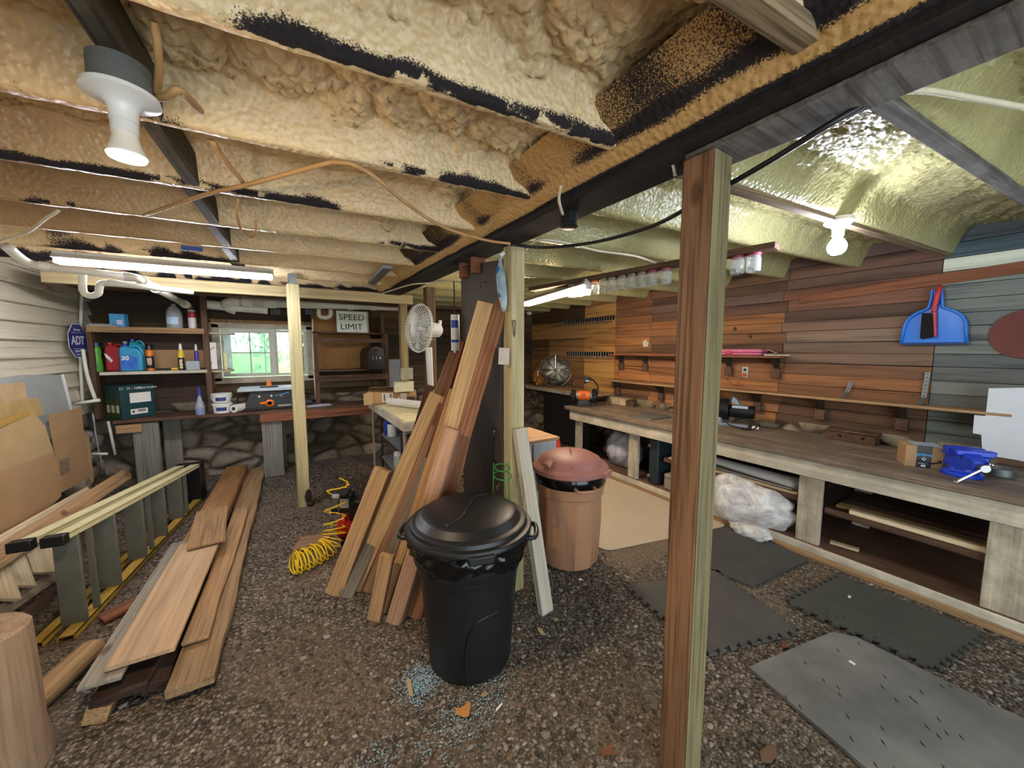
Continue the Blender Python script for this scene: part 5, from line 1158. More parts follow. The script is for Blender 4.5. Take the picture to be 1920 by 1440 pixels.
# green wire ring
t = thing('wire_plant_stand', 'green wire ring of a plant support standing behind the black trash can', 'wire stand', (1.0, 1.735, 0))
for z, r in ((.80, .05), (.845, .042)): G().tube([(r*math.cos(a), r*math.sin(a), z+.01*math.sin(a)) for a in [2*PI*k/28 for k in range(28)]], .0035, 6, closed=True).mk('ring', plain('green_wire', '2f7a34', .4), t)
for a in (.3, 2.4, 4.5): G().tube([(.05*math.cos(a), .05*math.sin(a), .87), (.07*math.cos(a), .07*math.sin(a), 0)], .003, 6).mk('leg', MATS['green_wire'], t)
# ------------------------------------------------------------------ trash cans
BL = plain('can_black', '17181a', .42, var=.12, scale=5); BAG = plain('bag_black', '0c0c0e', .16, var=.1)
t = thing('trash_can', 'black round trash can with a black lid and bag, front centre', 'trash can', (.715, 1.565, 0), .35)
g = G().lathe([(0, 0), (.19, 0), (.20, .012), (.218, .25), (.236, .47), (.243, .475), (.247, .50), (.262, .53), (.265, .56), (.268, .66), (.262, .66), (.25, .5), (0, .45)], 48); g.mk('body', BL, t, smooth=True)
random.seed(11)
rows_ = []
for i in range(11):
    f = i/10; row = []
    for k in range(72):
        a = 2*PI*k/72; r = .263+.02*math.sin(f*PI)+.010*math.sin(a*9+f*9)*f*(1-f)*3+.006*math.sin(a*17-f*14+2)+.004*random.uniform(-1, 1)
        row.append((r*math.cos(a), r*math.sin(a), .545+.02*math.sin(a*5)*(1-f)+.125*f))
    rows_.append(row+[row[0]])
G().sheet(rows_).mk('bag', BAG, t, smooth='all')
lid = G().lathe([(.295, .655), (.302, .66), (.302, .672), (.296, .680), (.284, .682), (.279, .684), (.274, .700), (.266, .704), (.252, .705), (.246, .708), (.226, .732), (.218, .736), (.19, .742), (.1, .752), (0, .755)], 56, cap=False).mk('lid', BL, t, smooth=True)
G().tube([(.19, .05, .739), (.09, .05, .750), (0, .0, .753), (-.09, -.05, .750), (-.19, -.05, .739)], .009, 8, smooth=5).mk('lid_ridge', BL, lid, smooth='all')
G().box(-.06, .05, -.315, -.285, .635, .672, Matrix.Rotation(-.6, 4, 'Z')).mk('lid_clip', BL, lid, bevel=.006)
for a, nm in ((-.92, 'handle'), (2.25, 'handle')):
    Mh = Matrix.Rotation(a, 4, 'Z')
    G().tube([(.262, -.07, .63), (.315, -.065, .635), (.325, 0, .638), (.315, .065, .635), (.262, .07, .63)], .012, 8, smooth=3).mk(nm, BL, t, Mh, smooth='all')
G().tube([(.236*math.cos(a), .236*math.sin(a), z) for a, z in ((-2.4, .02), (-2.42, .2), (-2.3, .30), (-2.1, .335), (-1.7, .34))], .005, 6, smooth=4).mk('moulded_line', BL, t, Matrix.Diagonal((.955, .955, 1, 1)), smooth='all')
TB = plain('can_tan', 'a67a5c', .5, var=.08, scale=4); TL = plain('lid_rose', '9d6a62', .5, var=.07, scale=4)
t = thing('trash_can', 'tan brown trash can with a dusty rose lid, behind the white stud', 'trash can', (1.69, 1.965, 0), .0)
rows_ = []
for (r, z) in ((.0, .0), (.185, 0), (.192, .015), (.21, .3), (.222, .50), (.236, .51), (.245, .60), (.248, .625), (.238, .63), (.2, .4), (0, .38)):
    rows_.append([((r+(.013 if (k % 12) < 8 and .01 < z < .49 else 0))*math.cos(2*PI*k/72), (r+(.013 if (k % 12) < 8 and .01 < z < .49 else 0))*math.sin(2*PI*k/72), z) for k in range(73)])
G().sheet(rows_).mk('body', TB, t, smooth=True)
G().lathe([(.235, .57), (.249, .585), (.253, .66), (.24, .67)], 48, cap=False).mk('bag', BAG, t, smooth='all')
lid = G().lathe([(.262, .655), (.268, .662), (.268, .685), (.255, .70), (.235, .705), (.228, .714), (.205, .745), (.155, .772), (.08, .787), (0, .79)], 56, cap=False).mk('lid', TL, t, smooth=True)
G().tube([(.22*math.cos(.9)*k, .22*math.sin(.9)*k, z) for k, z in ((-1.0, .720), (-.7, .76), (-.3, .784), (.1, .788), (.5, .775), (.8, .747), (1.0, .714))], .007, 8, smooth=3).mk('lid_ridge', plain('lid_ridge', '6d4038', .5), lid, smooth='all')
G().cyl((-.235, -.03, .72), (-.19, -.02, .75), .028, seg=14).mk('lid_knob', TB, lid, bevel=.004)
G().box(-.06, .06, -.285, -.255, .648, .685, Matrix.Rotation(.45, 4, 'Z')).mk('lid_clip', TL, lid, bevel=.006)
for a in (-1.87, 1.27):
    G().tube([(.235, -.065, .60), (.285, -.06, .595), (.295, 0, .595), (.285, .06, .595), (.235, .065, .60)], .011, 8, smooth=3).mk('handle', TB, t, Matrix.Rotation(a, 4, 'Z'), smooth='all')
# white cabinet behind
t = thing('cabinet', 'low white cabinet with a tan wood top behind the rose lidded can', 'cabinet', (1.55, 2.62, 0))
G().box(.02, .55, .02, .48, 0, .675).mk('body', plain('cab_white', 'b9c2c8', .5), t, bevel=.004); G().box(0, .575, 0, .5, .675, .70).mk('top', wood('cab_top', 'c79a6c', .8, .3), t, bevel=.003)
G().box(.28, .29, .015, .02, .02, .66).mk('door_gap', plain('gap', '3a3a3a', .8), t)
tag(G().hexa([(0, 0, 0), (.22, 0, 0), (.22, .2, 0), (0, .2, 0), (.02, .02, .6), (.20, .02, .52), (.20, .18, .52), (.02, .18, .6)]).mk('bin', plain('bin_orange', 'c8401c', .5), None, TR(2.3, 3.05, 0), bevel=.01), 'orange red bin peeking out beyond the white cabinet', 'bin')
# ================================================================== RIGHT SIDE: LONG WORKBENCH
BX0, BX1, BTZ = 3.10, 3.93, .765
W_top = wood('bench_top_wood', '8f7c68', .55, .8, axis=0, dirt=.4, rough=.6)
def RY(name, x0, x1, y0, y1, z0, z1, mat, par, bevel=.004):
    """board running along y, built with its grain along local x"""
    o = par.matrix_basis.translation
    M = Matrix(((0, 1, 0), (1, 0, 0), (0, 0, -1))).to_4x4()     # local x->y, local y->x
    L, W_, H_ = y1-y0, x1-x0, z1-z0
    M = frame(Vector((x0, y0, z0))-o, (0, 1, 0), (0, 0, 1))
    return G().box(0, L, -W_, 0, 0, H_).mk(name, mat, par, M, bevel=bevel)
t = thing('workbench', 'long heavy workbench along the right wall with worn white framing', 'workbench', (3.1, -1.0, 0))
for k in range(3): RY('top_plank', BX0+.275*k+.002*k, BX0+.275*(k+1), -1.0, 3.74+.02*(k % 2), .722, BTZ, W_top, t)
RY('apron', BX0+.025, BX0+.06, -1.0, 3.66, .60, .715, W_paintw, t)
for k in range(5):   # cross bearers
    y = 3.5-.9*k; G().box(.06, .80, y-.02+1, y+.02+1, .62, .72).mk('bearer', W_oldd, t)
W_pv = wood('worn_white_post', 'cdc2a8', .8, .3, axis=2, dirt=.45)
for (y0, y1) in ((3.50, 3.60), (2.60, 2.72), (1.00, 1.14), (.13, .28), (-.85, -.75)):
    G().box(.075, .115, y0+1, y1+1, .09, .60).mk('leg', W_pv, t, bevel=.004)
for (y0, y1) in ((3.45, 3.55), (2.3, 2.4), (.9, 1.0)): G().box(.72, .76, y0+1, y1+1, .0, .72).mk('leg', W_pv, t, bevel=.004)
RY('bottom_shelf', BX0+.06, BX0+.8, -1.0, 3.4, .085, .105, W_old, t)
RY('kickboard', BX0+.10, BX0+.14, -1.0, 3.4, .0, .085, W_oldd, t)
RY('base_rail', BX0+.055, BX0+.10, -1.0, 3.4, .045, .10, W_paintw, t)
RY('floor_plate', BX0+.05, BX0+.105, -1.0, 3.5, 0, .045, W_tan, t)
RY('mid_shelf', BX0+.13, BX0+.75, 1.12, 2.30, .395, .415, W_old, t); RY('mid_shelf', BX0+.13, BX0+.75, .27, .99, .365, .385, W_old, t)
for (y0, y1, z) in ((1.12, 2.30, .395), (.27, .99, .365)): RY('shelf_edge', BX0+.11, BX0+.13, y0, y1, z-.02, z+.022, W_old, t)
RY('back_board', BX0+.76, BX0+.775, -1, 2.3, .1, .7, W_oldd, t)
# things on its shelves
rt = thing('plastic_roll', 'folded roll of white plastic sheeting on the middle shelf of the right bench', 'plastic sheet', (3.30, 1.20, .475))
G().tube([(0, -.02, 0), (.02, .3, .0), (.04, .65, .005), (.05, .98, .01)], [.055, .05, .043, .03], 14, smooth=3).mk('sheeting', plain('sheeting', 'c6c6c4', .35, var=.06), rt, Matrix.Diagonal((1.3, 1, .75, 1)), smooth='all')
G().sheet([[(-.07, 0, -.03), (-.02, 0, -.045), (.1, 0, -.05), (.2, 0, -.05)], [(-.06, .5, -.03), (-.02, .5, -.045), (.1, .5, -.05), (.2, .5, -.05)], [(-.03, .9, -.03), (0, .9, -.045), (.1, .9, -.05), (.2, .9, -.05)]]).mk('loose_edge', MATS['sheeting'], rt, solid=.004)
for lab, y0, y1, x, z, mt in (('pale thin strip of wood at the edge of the middle shelf under the white roll', 1.16, 2.25, 3.235, .4175, W_pine), ('second thin strip beside the pale strip on the middle shelf', 1.20, 2.2, 3.29, .4175, W_tan)):
    lumber(lab, (x, y0, z), (x, y1, z), .05, .014, (0, 0, 1), mt, sh=1, nm='wood_strip')
lumber('pale rough slat at the front of the right shelf under the blue vise', (3.245, .28, .3875), (3.245, .86, .3875), .05, .03, (0, 0, 1), W_pine, sh=1, nm='wood_strip', seg=12, live=.003)
for k in range(3): lumber(('worn slat behind the pale rough slat on the right shelf', 'middle worn slat at the back of the right shelf', 'rearmost worn slat on the right shelf')[k], (3.32+.09*k, .29, .3875), (3.32+.09*k, .95, .3875), .075, .018, (0, 0, 1), (W_tan, W_old, W_oldd)[k], sh=1, nm='wood_strip')
lumber('short pale offcut lying on the bottom shelf near the middle leg', (3.33, .82, .108), (3.30, .97, .108), .05, .015, (0, 0, 1), W_pine, sh=1, nm='wood_strip')
# clear plastic bags
def bag(lab, c, r, sc, mat, seed, sub=4, rz=0):
    g = G(); bmesh.ops.create_icosphere(g.bm, subdivisions=sub, radius=1)
    for v in g.bm.verts:
        p = v.co.copy()
        k = 1+.20*(abs(math.sin(p.x*3.1+seed)*math.cos(p.y*3.9+seed*2))-.3)+.10*abs(math.sin(p.z*5+p.y*6+seed))+.05*abs(math.sin(p.x*9+p.z*7+p.y*8))
        v.co = Vector((p.x*sc[0], p.y*sc[1], p.z*sc[2]))*k*r
    zm = min(v.co.z for v in g.bm.verts)
    for v in g.bm.verts: v.co.z = max(v.co.z, zm*.78)
    zm = min(v.co.z for v in g.bm.verts)
    return tag(g.mk('plastic_bag', mat, None, TR(c[0], c[1], c[2]-zm, 0, 0, rz), smooth='all'), lab, 'bag')
m, nt, b = base('bag_film'); b.inputs['Base Color'].default_value = lin('eceae8'); b.inputs['Roughness'].default_value = .22; b.inputs['Alpha'].default_value = .62; BAGF = m
v = coords(nt); f = noise(nt, v, 5, 4, .6, 1.6); bump(nt, b, f, .7, .03)
nt.links.new(ramp(nt, f, [(.36, (.35,)*3+(1,)), (.66, (.88,)*3+(1,))]), b.inputs['Alpha'])
bag('big crumpled clear plastic bag bulging out under the middle shelf of the right bench', (3.215, 1.56, .06), .20, (.68, 1.8, .88), BAGF, 1.3)
bag('smaller crumpled clear bag end trailing on the floor under the big bag', (3.12, 1.42, .0), .11, (.7, 1.3, .5), BAGF, 4.1)
bag('clear bag of white sheeting under the far end of the right bench', (3.45, 3.02, .106), .20, (.8, 1.15, 1.0), plain('bag_white', 'b9bcc6', .35, var=.15, alpha=.9), 2.2)
t = thing('hard_case', 'dark blue green tool case standing on edge under the right bench', 'case', (3.20, 2.36, .106))
G().box(0, .35, 0, .11, 0, .47).mk('body', plain('case_dark', '1e2a30', .5), t, bevel=.012)
for z in (.08, .40): G().cbox(-.008, .10, z, .02, .03, .03).mk('latch', STEEL, t, bevel=.003)
t = thing('aluminium_case', 'silver aluminium case with a black handle on the bottom shelf of the right bench', 'case', (3.20, 1.86, .106))
G().box(0, .33, 0, .42, 0, .115).mk('body', plain('alu', 'a9a59c', .4, .6), t, bevel=.006); G().box(0, .33, 0, .42, .118, .155).mk('lid', MATS['alu'], t, bevel=.006)
G().box(-.003, .335, -.003, .423, .112, .12).mk('rim', STEEL, t)
for y in (.33, .08): G().cbox(-.006, y, .115, .01, .03, .05).mk('latch', CHROME, t, bevel=.002)
G().tube([(-.004, .17, .07), (-.03, .17, .03), (-.03, .26, .03), (-.004, .26, .07)], .009, 8, smooth=2).mk('handle', BLACKP, t, smooth='all')
# ------------------------------------------------------------------ things on the bench top
def smile(t, M, s, mat):
    pts = [(-.5+k/10, -.16*math.sin(PI*k/10)) for k in range(11)]
    poly = [(x*s, (y-.045)*s) for x, y in pts]+[(x*s, (y+.045)*s) for x, y in pts[::-1]]
    G().prism(poly, 0, .0006, M).mk('printed_arrow', mat, t)
    G().prism([(.34*s, .10*s), (.52*s, .10*s), (.52*s, -.10*s), (.46*s, -.10*s), (.46*s, .04*s), (.34*s, .04*s)], 0, .0006, M).mk('arrow_head', mat, t)
bc_ = at(1726, 872, 'z', BTZ)
t = thing('parcel_box', 'small cardboard parcel with black printed tape, on the right bench left of the vise', 'box', M=frame((3.33, .645, BTZ), (.42, -.91, 0), (0, 0, 1)))
# local x to the right in the picture, y into the picture
bw, bd, bh = .165, .16, .135
G().box(0, bw, 0, bd, 0, bh).mk('body', CARD2, t, bevel=.002)
G().box(.05, .115, -.001, 0, .0, bh).box(.05, .115, 0, bd, bh, bh+.001).mk('printed_tape', plain('tape_black', '16181c', .35), t)
G().box(.04, bw-.005, .02, bd-.01, bh+.0012, bh+.002).mk('label', plain('label_pale', 'aab4c4', .5), t)
text('print', 'prime', .03, plain('print_blue', '4aa0d8', .5), t, TR(.082, -.0015, bh*.62, PI/2), bold=.0006)
G().lathe([(.005, 0), (.009, 0), (.009, .0006), (.005, .0006)], 16, TR(.082, -.0012, bh*.42, PI/2), cap=False).mk('printed_ring', WHITE, t); text('print', 'packing tape', .009, WHITE, t, TR(.082, -.0015, bh*.22, PI/2)); G().cbox(.082, -.0012, bh*.1, .02, .0006, .012).mk('printed_patch', WHITE, t)
smile(t, TR(.105, -.0018, bh*.36, PI/2), .10, INK)
t = thing('bench_vise', 'blue bench vise with a steel handle bar on the front edge of the right bench', 'vise', M=frame((3.36, .415, BTZ), (.55, -.83, 0), (0, 0, 1)) @ Matrix.Scale(1.12, 4))
VB = plain('vise_blue', '1f3fc0', .35, var=.08)
G().lathe([(0, 0), (.075, 0), (.075, .018), (.055, .03), (.05, .05), (0, .05)], 24).mk('swivel_base', VB, t, bevel=.002)
G().hexa([(-.045, -.05, .04), (.075, -.05, .04), (.075, .07, .04), (-.045, .07, .04), (-.04, -.045, .115), (.075, -.045, .115), (.075, .06, .115), (-.04, .06, .115)]).mk('body', VB, t, bevel=.008)
G().hexa([(-.055, -.06, .115), (.085, -.06, .115), (.085, -.005, .115), (-.055, -.005, .115), (-.06, -.06, .145), (.09, -.06, .145), (.09, -.015, .145), (-.06, -.015, .145)]).mk('front_jaw', VB, t, bevel=.005)
G().box(-.055, .085, .01, .06, .10, .145).mk('rear_jaw', VB, t, bevel=.006)
G().hexa([(-.03, -.13, .06), (.03, -.13, .06), (.04, -.04, .05), (-.04, -.04, .05), (-.025, -.13, .11), (.025, -.13, .11), (.035, -.04, .135), (-.035, -.04, .135)]).mk('slide', VB, t, bevel=.006)
G().cyl((0, -.16, .08), (0, -.12, .08), .018, seg=16).mk('screw', STEEL, t, smooth=True)
G().tube([(.02, -.152, .10), (-.09, -.152, .0)], .006, 8).mk('handle_bar', CHROME, t); G().ball((.022, -.152, .102), .012).ball((-.092, -.152, -.002), .011).mk('handle_knob', CHROME, t, smooth='all')
o = at(1866, 884, 'z', BTZ)
t = thing('round_tin', 'round grey metal tin right of the blue vise', 'tin', (3.57, .30, BTZ)); R = .062
G().lathe([(0, 0), (R, 0), (R, .04), (R*.96, .04), (R*.96, .006), (0, .006)], 28).mk('tin', GALV, t, smooth=True)
t = thing('wooden_box', 'low brown wooden box against the wall on the right bench', 'box', (3.80, .90, BTZ))
G().box(0, .115, 0, .30, 0, .075).box(-.012, .12, -.01, .31, .076, .092).mk('body', W_old, t, bevel=.004)
for y in (.07, .21): G().cyl((-.001, y, .045), (-.006, y, .045), .011, seg=12).mk('nail_hole', BLACKP, t)
# black grinder with cord
t = thing('belt_sander', 'black motor sander with a coiled cord on the right bench beside the foreground post', 'power tool', M=frame((3.68, 1.90, BTZ), (.35, -.93, 0), (0, 0, 1)) @ Matrix.Scale(1.2, 4))
G().cyl((-.09, 0, .13), (-.02, 0, .13), .088, seg=30).mk('disc_guard', BLACKP, t, bevel=.006)
G().cyl((-.02, 0, .12), (.15, 0, .12), .052, seg=24).mk('motor', BLACKP, t, bevel=.008); G().cyl((.15, 0, .12), (.155, 0, .12), .046, seg=24).mk('end_cap', DKP, t)
G().cbox(.055, -.035, .16, .11, .03, .02, Matrix.Rotation(.0, 4, 'X')).mk('label', plain('label_pale', 'aab4c4'), t, bevel=.002)
G().hexa([(-.01, -.02, .19), (.05, -.02, .17), (.05, .04, .17), (-.01, .04, .19), (.0, -.02, .235), (.03, -.02, .215), (.03, .04, .215), (0, .04, .235)]).mk('work_rest', plain('rest_blue', '7f9ab0', .4), t, bevel=.004)
G().box(-.10, .12, -.07, .06, 0, .025).mk('base', plain('rest_grey', '7d8690', .45), t, bevel=.005)
G().tube([(-.08, -.05, .025), (-.085, -.04, .09)], .02, 10).mk('foot', plain('rest_grey', '7d8690'), t)
G().tube([(.0, .02, .03), (.07, -.02, .065), (.16, -.03, .06), (.19, -.06, .03), (.14, -.11, .012), (.05, -.12, .012), (-.02, -.10, .03), (.02, -.08, .07), (.12, -.08, .075), (.18, -.10, .04), (.15, -.14, .01), (.08, -.15, .01)], .005, 6, smooth=5).mk('cord', CAB_B, t, smooth='all')
G().cbox(.17, -.10, .02, .045, .03, .02).mk('plug', WHITE, t, bevel=.004)
# bench grinder with lamp
t = thing('bench_grinder', 'orange and black bench grinder with gooseneck lamp, far end of right bench', 'grinder', M=frame((3.30, 3.60, BTZ), (.72, -.69, 0), (0, 0, 1)) @ Matrix.Scale(1.15, 4))
GO = plain('grinder_orange', 'd8641a', .35)
G().box(-.08, .10, -.06, .06, 0, .02).hexa([(-.06, -.04, .02), (.08, -.04, .02), (.08, .04, .02), (-.06, .04, .02), (-.05, -.03, .07), (.07, -.03, .07), (.07, .03, .07), (-.05, .03, .07)]).mk('base', BLACKP, t, bevel=.004)
G().cyl((-.055, 0, .12), (.075, 0, .12), .055, seg=28).mk('motor', GO, t, bevel=.008)
for x0, x1 in ((-.075, -.055), (.075, .095)): G().cyl((x0, 0, .12), (x1, 0, .12), .05, seg=24).mk('end_ring', GALV, t, bevel=.004)
for x0, x1, r in ((-.135, -.085, .075), (.10, .15, .085)):
    wg = G().cyl((x0, 0, .115), (x1, 0, .115), r, seg=32).mk('wheel_guard', BLACKP, t, bevel=.008); G().cyl((x1 if x1 > 0 else x0, 0, .115), (x1+.006 if x1 > 0 else x0-.006, 0, .115), .03, seg=18).mk('wheel_cap', DKP, wg, bevel=.003)
    G().box(x0+.005, x1-.005, -r-.02, -r+.03, .15, .165).mk('spark_guard', BLACKP, wg)
G().cbox(.0, -.052, .125, .06, .01, .05).mk('label', plain('grinder_label', 'a05030', .4, var=.5, scale=60), t, bevel=.002)
G().tube([(.155, .03, .12), (.165, .03, .2), (.145, .02, .26), (.09, .0, .31), (.05, -.02, .33)], .008, 8, smooth=4).mk('gooseneck', BLACKP, t, smooth='all')
ls = G().lathe([(.012, .07), (.022, .065), (.026, .03), (.042, 0), (.04, 0), (.024, .03), (.0, .05)], 24, TR(.045, -.02, .285, -.5, -.35, 0), cap=False).mk('lamp_shade', plain('shade_dark', '3a3a40', .3), t, smooth=True)
G().ball((.043, -.022, .292), .032, (1, 1, .35), 2).mk('lamp_lens', plain('lens', 'c8d0d8', .2), ls, smooth='all')
tag(G().cbox(0, 0, .006, .34, .30, .012).mk('grey_plate', GALV, None, TR(3.38, 2.62, BTZ+.0005), bevel=.002), 'flat grey metal plate lying on the right bench left of the foreground post', 'plate')
# far corner shelf, fan, rag
fs = thing('corner_shelf', 'rough shelf board in the far right corner holding the metal fan', 'shelf', (3.66, 3.75, .85))
board('shelf_board', (3.82, 3.72, .865), (3.82, 5.55, .875), .36, .03, (0, 0, 1), W_tan, fs); board('shelf_rail', (3.645, 3.72, .835), (3.645, 5.5, .845), .05, .025, (1, 0, 0), W_paintw, fs)
for k, (y, h_, lab) in enumerate(((3.50, .09, 'pale wood block nearest the grinder under the corner shelf end'), (3.37, .085, 'second pale wood block under the corner shelf end'), (3.24, .08, 'dark wood block at the end of the blocks beside the grinder'))):
    tag(G().cbox(0, 0, h_/2, .08, .115, h_).mk('wood_block', W_pine if k < 2 else W_old, None, TR(3.82, y, BTZ), bevel=.003), lab, 'block')
t = thing('floor_fan', 'round chrome floor fan standing on the far right corner shelf', 'fan', M=frame((3.78, 4.80, 1.163), (-.62, -.78, .10), (0, 0, 1)) @ Matrix.Scale(1.13, 4))
WIRE = plain('fan_wire', '8c8c86', .3, 1.0)
g = G(); R = .235
for s in (.045, -.045):
    for k in range(40):
        a = 2*PI*k/40; g.tube([(s*1.1, .03*math.cos(a), .03*math.sin(a)), (s*1.15, .5*R*math.cos(a+.15), .5*R*math.sin(a+.15)), (s*.8, .9*R*math.cos(a+.3), .9*R*math.sin(a+.3)), (0, R*math.cos(a+.3), R*math.sin(a+.3))], .0013, 4)
for rr in (R, R*.75, R*.5): g.tube([(.05*(1 if rr < R else 0), rr*math.cos(a), rr*math.sin(a)) for a in [2*PI*k/40 for k in range(40)]], .004 if rr == R else .0018, 6, closed=True)
g.mk('cage', WIRE, t)
for k in range(4):
    a0 = k*PI/2+.3; G().sheet([[(.02*(j-.5), r*math.cos(a0+(j-.5)*.9), r*math.sin(a0+(j-.5)*.9)) for j in (0, .5, 1)] for r in (.04, .09, .14, .2)]).mk('blade', plain('fan_blade', '6a6a62', .4, .8), t, smooth='all', solid=.002)
for k in range(8):
    a = k*PI/4; G().tube([(.055, .02*math.cos(a), .02*math.sin(a)), (.056, .22*math.cos(a), .22*math.sin(a))], .003, 5).mk('spoke', CHROME, t)
G().cyl((-.09, 0, 0), (-.03, 0, 0), .05, seg=18).mk('motor', BLACKP, t, smooth=True); G().cyl((.052, 0, 0), (.062, 0, 0), .028, seg=18).mk('badge', BLACKP, t)
for s in (-1, 1): G().tube([(0, s*(R+.012), .02), (.02, s*(R+.025), -.12), (.06, s*(R+.03), -.225), (-.10, s*(R+.03), -.228)], .009, 8, smooth=3).mk('stand_leg', CHROME, t, smooth='all')
G().tube([(.02, -R-.03, -.228), (.02, R+.03, -.228)], .008, 8).mk('stand_bar', CHROME, t)
g = G(); random.seed(5)
bmesh.ops.create_icosphere(g.bm, subdivisions=3, radius=1)
for v in g.bm.verts:
    p = v.co; k = 1+.25*math.sin(p.x*4+p.z*5)*math.cos(p.y*5)+.12*math.sin(p.z*11+p.x*8)
    v.co = Vector((p.x*.12, p.y*.16, p.z*.15))*k
    if p.z > .5: v.co.x += .03
tag(g.mk('leather_bag', plain('leather', 'a8702c', .65, var=.25, bmp=.3), None, TR(3.78, 5.22, 1.02), smooth='all'), 'crumpled tan leather tool bag beside the chrome fan in the corner', 'bag')
tag(G().hexa([(0, 0, 0), (.03, -1.1, 0), (.06, -1.1, 0), (.03, 0, 0), (0, 0, .78), (.03, -1.1, .72), (.06, -1.1, .72), (.03, 0, .78)]).mk('tar_paper', plain('tar_black', '14110f', .8), None, TR(3.66, 4.95, .05)), 'black sheet hanging under the corner shelf', 'sheet')
rods('cord_loop', 'dark cord looped over the stones below the leather bag', 'cord', [at(985, 722, 'y', 5.3), at(988, 745, 'y', 5.35), at(998, 752, 'y', 5.35), at(1008, 742, 'y', 5.35), at(1004, 725, 'y', 5.35)], .005, CAB_B, seg=6, smooth=4)
# ------------------------------------------------------------------ wall shelves
def wallshelf(lab, y0, y1, z, dep, brs, mat, bm_=W_oldd, bh=.12):
    t = thing('wall_shelf', lab, 'shelf', (XR-.03, y0, z)); x0 = XR-.03-dep
    RY('shelf_board', x0, XR-.03, y0, y1, z-.02, z, mat, t)
    for y in brs:
        G().prism([(-dep*.85, -.02), (0, -.02), (0, -.02-bh)], y-y0-.018, y-y0+.018, Matrix(((1, 0, 0, 0), (0, 0, 1, 0), (0, 1, 0, 0), (0, 0, 0, 1)))).mk('bracket', bm_, t, bevel=.003)
        G().box(-.04, 0, y-y0-.035, y-y0+.035, -.02-bh-.07, -.02-bh+.02).mk('bracket_foot', W_old, t, bevel=.003)
    return t
wallshelf('upper wall shelf on the right wall holding the pink case', 1.58, 3.66, 1.445, .17, (1.66, 2.10, 2.55, 3.15, 3.55), W_red)
wallshelf('middle wall shelf on the right wall, left half of the long lower shelf', 2.16, 3.70, 1.085, .17, (3.6, 2.9), W_tan)
ls_ = wallshelf('long low wall shelf on the right wall above the bench, ending past the dustpan', .30, 2.15, 1.105, .175, (.80, 1.30, 1.80), W_tan)
t = thing('pink_case', 'flat pink plastic case lying on the upper wall shelf', 'case', (3.82, 1.74, 1.447))
G().box(-.0, .14, 0, .62, 0, .026).box(-.0, .14, .0, .62, .0275, .06).mk('body', plain('pink', 'c86a8c', .4, var=.1), t, bevel=.012); G().cbox(-.004, .30, .026, .012, .06, .03).mk('latch', plain('latch_red', 'b03050', .4), t, bevel=.003)
g = G().tube([(0, 0, .01), (.02, .06, .03), (.0, .1, .05), (.03, .14, .02), (-.02, .1, .01), (0, .02, .02)], .004, 6, smooth=4)
tag(g.mk('wire_tangle', plain('tangle', 'a08878', .5), None, TR(3.86, 1.60, 1.449)), 'small tangle of wire beside the pink case on the upper wall shelf', 'wire')
lumber('white painted strip at the near end of the upper wall shelf', (3.80, 1.50, 1.452), (3.80, 1.70, 1.452), .04, .012, (0, 0, 1), W_paintw, nm='wood_strip')
o = at(1397, 698, 'x', XR-.03)
t = thing('outlet', 'electrical outlet with a red plug on the right wall below the upper shelf', 'outlet', (XR-.022, o.y, o.z))
G().box(-.012, 0, -.03, .03, -.055, .055).mk('plate', plain('outlet_grey', 'a8a49c', .5), t, bevel=.003); G().cyl((-.012, 0, .025), (-.015, 0, .025), .014).mk('socket', BLACKP, t); G().cyl((-.012, 0, -.025), (-.03, 0, -.025), .018).mk('plug', plain('plug_red', 'b0402c', .5), t)
rods('orange_cord', 'orange cord drooping along the wall from the outlet', 'cord', [at(1392, 706, 'x', 3.955), at(1375, 722, 'x', 3.95), at(1350, 704, 'x', 3.95), at(1290, 704, 'x', 3.95), at(1220, 695, 'x', 3.95), at(1165, 690, 'x', 3.95), at(1158, 705, 'x', 3.95)], .004, plain('cord_red', '9a4a28', .5), seg=6, smooth=4)
for px_, y0_, y1_, lab in ((1592, 716, 742, 'short perforated metal strap on the long low wall shelf'), (1736, 698, 752, 'long perforated metal strap on the long low wall shelf')):
    a = at(px_+4, y0_, 'x', 3.962); b_ = at(px_-4, y1_-6, 'x', 3.955); c_ = at(px_-12, y1_, 'x', 3.86)
    t = thing('metal_strap', lab, 'strap', a); g = G()
    g.sheet([[q-a+Vector((0, -.013, 0)), q-a+Vector((0, .013, 0))] for q in (a, b_, Vector((c_.x, c_.y, 1.108)))]); g.mk('strap', GALV, t, solid=.003)
    for k in range(7): G().cyl((b_-a)*(k/7+.07)+Vector((-.002, 0, 0)), (b_-a)*(k/7+.07)+Vector((-.0035, 0, 0)), .004, seg=8).mk('hole', INK, t)
# white sheet at the right edge
t = thing('white_sheet', 'white plastic sheet with stepped edges standing on the bench at the right edge', 'sheet', at(1890, 800, 'x', 3.82))
pxpoly('sheet', [(1854, 728), (1990, 726), (1990, 880), (1905, 862), (1868, 856), (1866, 850), (1842, 848), (1840, 815), (1824, 812), (1827, 778), (1848, 780), (1852, 745)], 'x', 3.80, .006, plain('sheet_white', 'd5d9e0', .35, var=.03), parent=t)
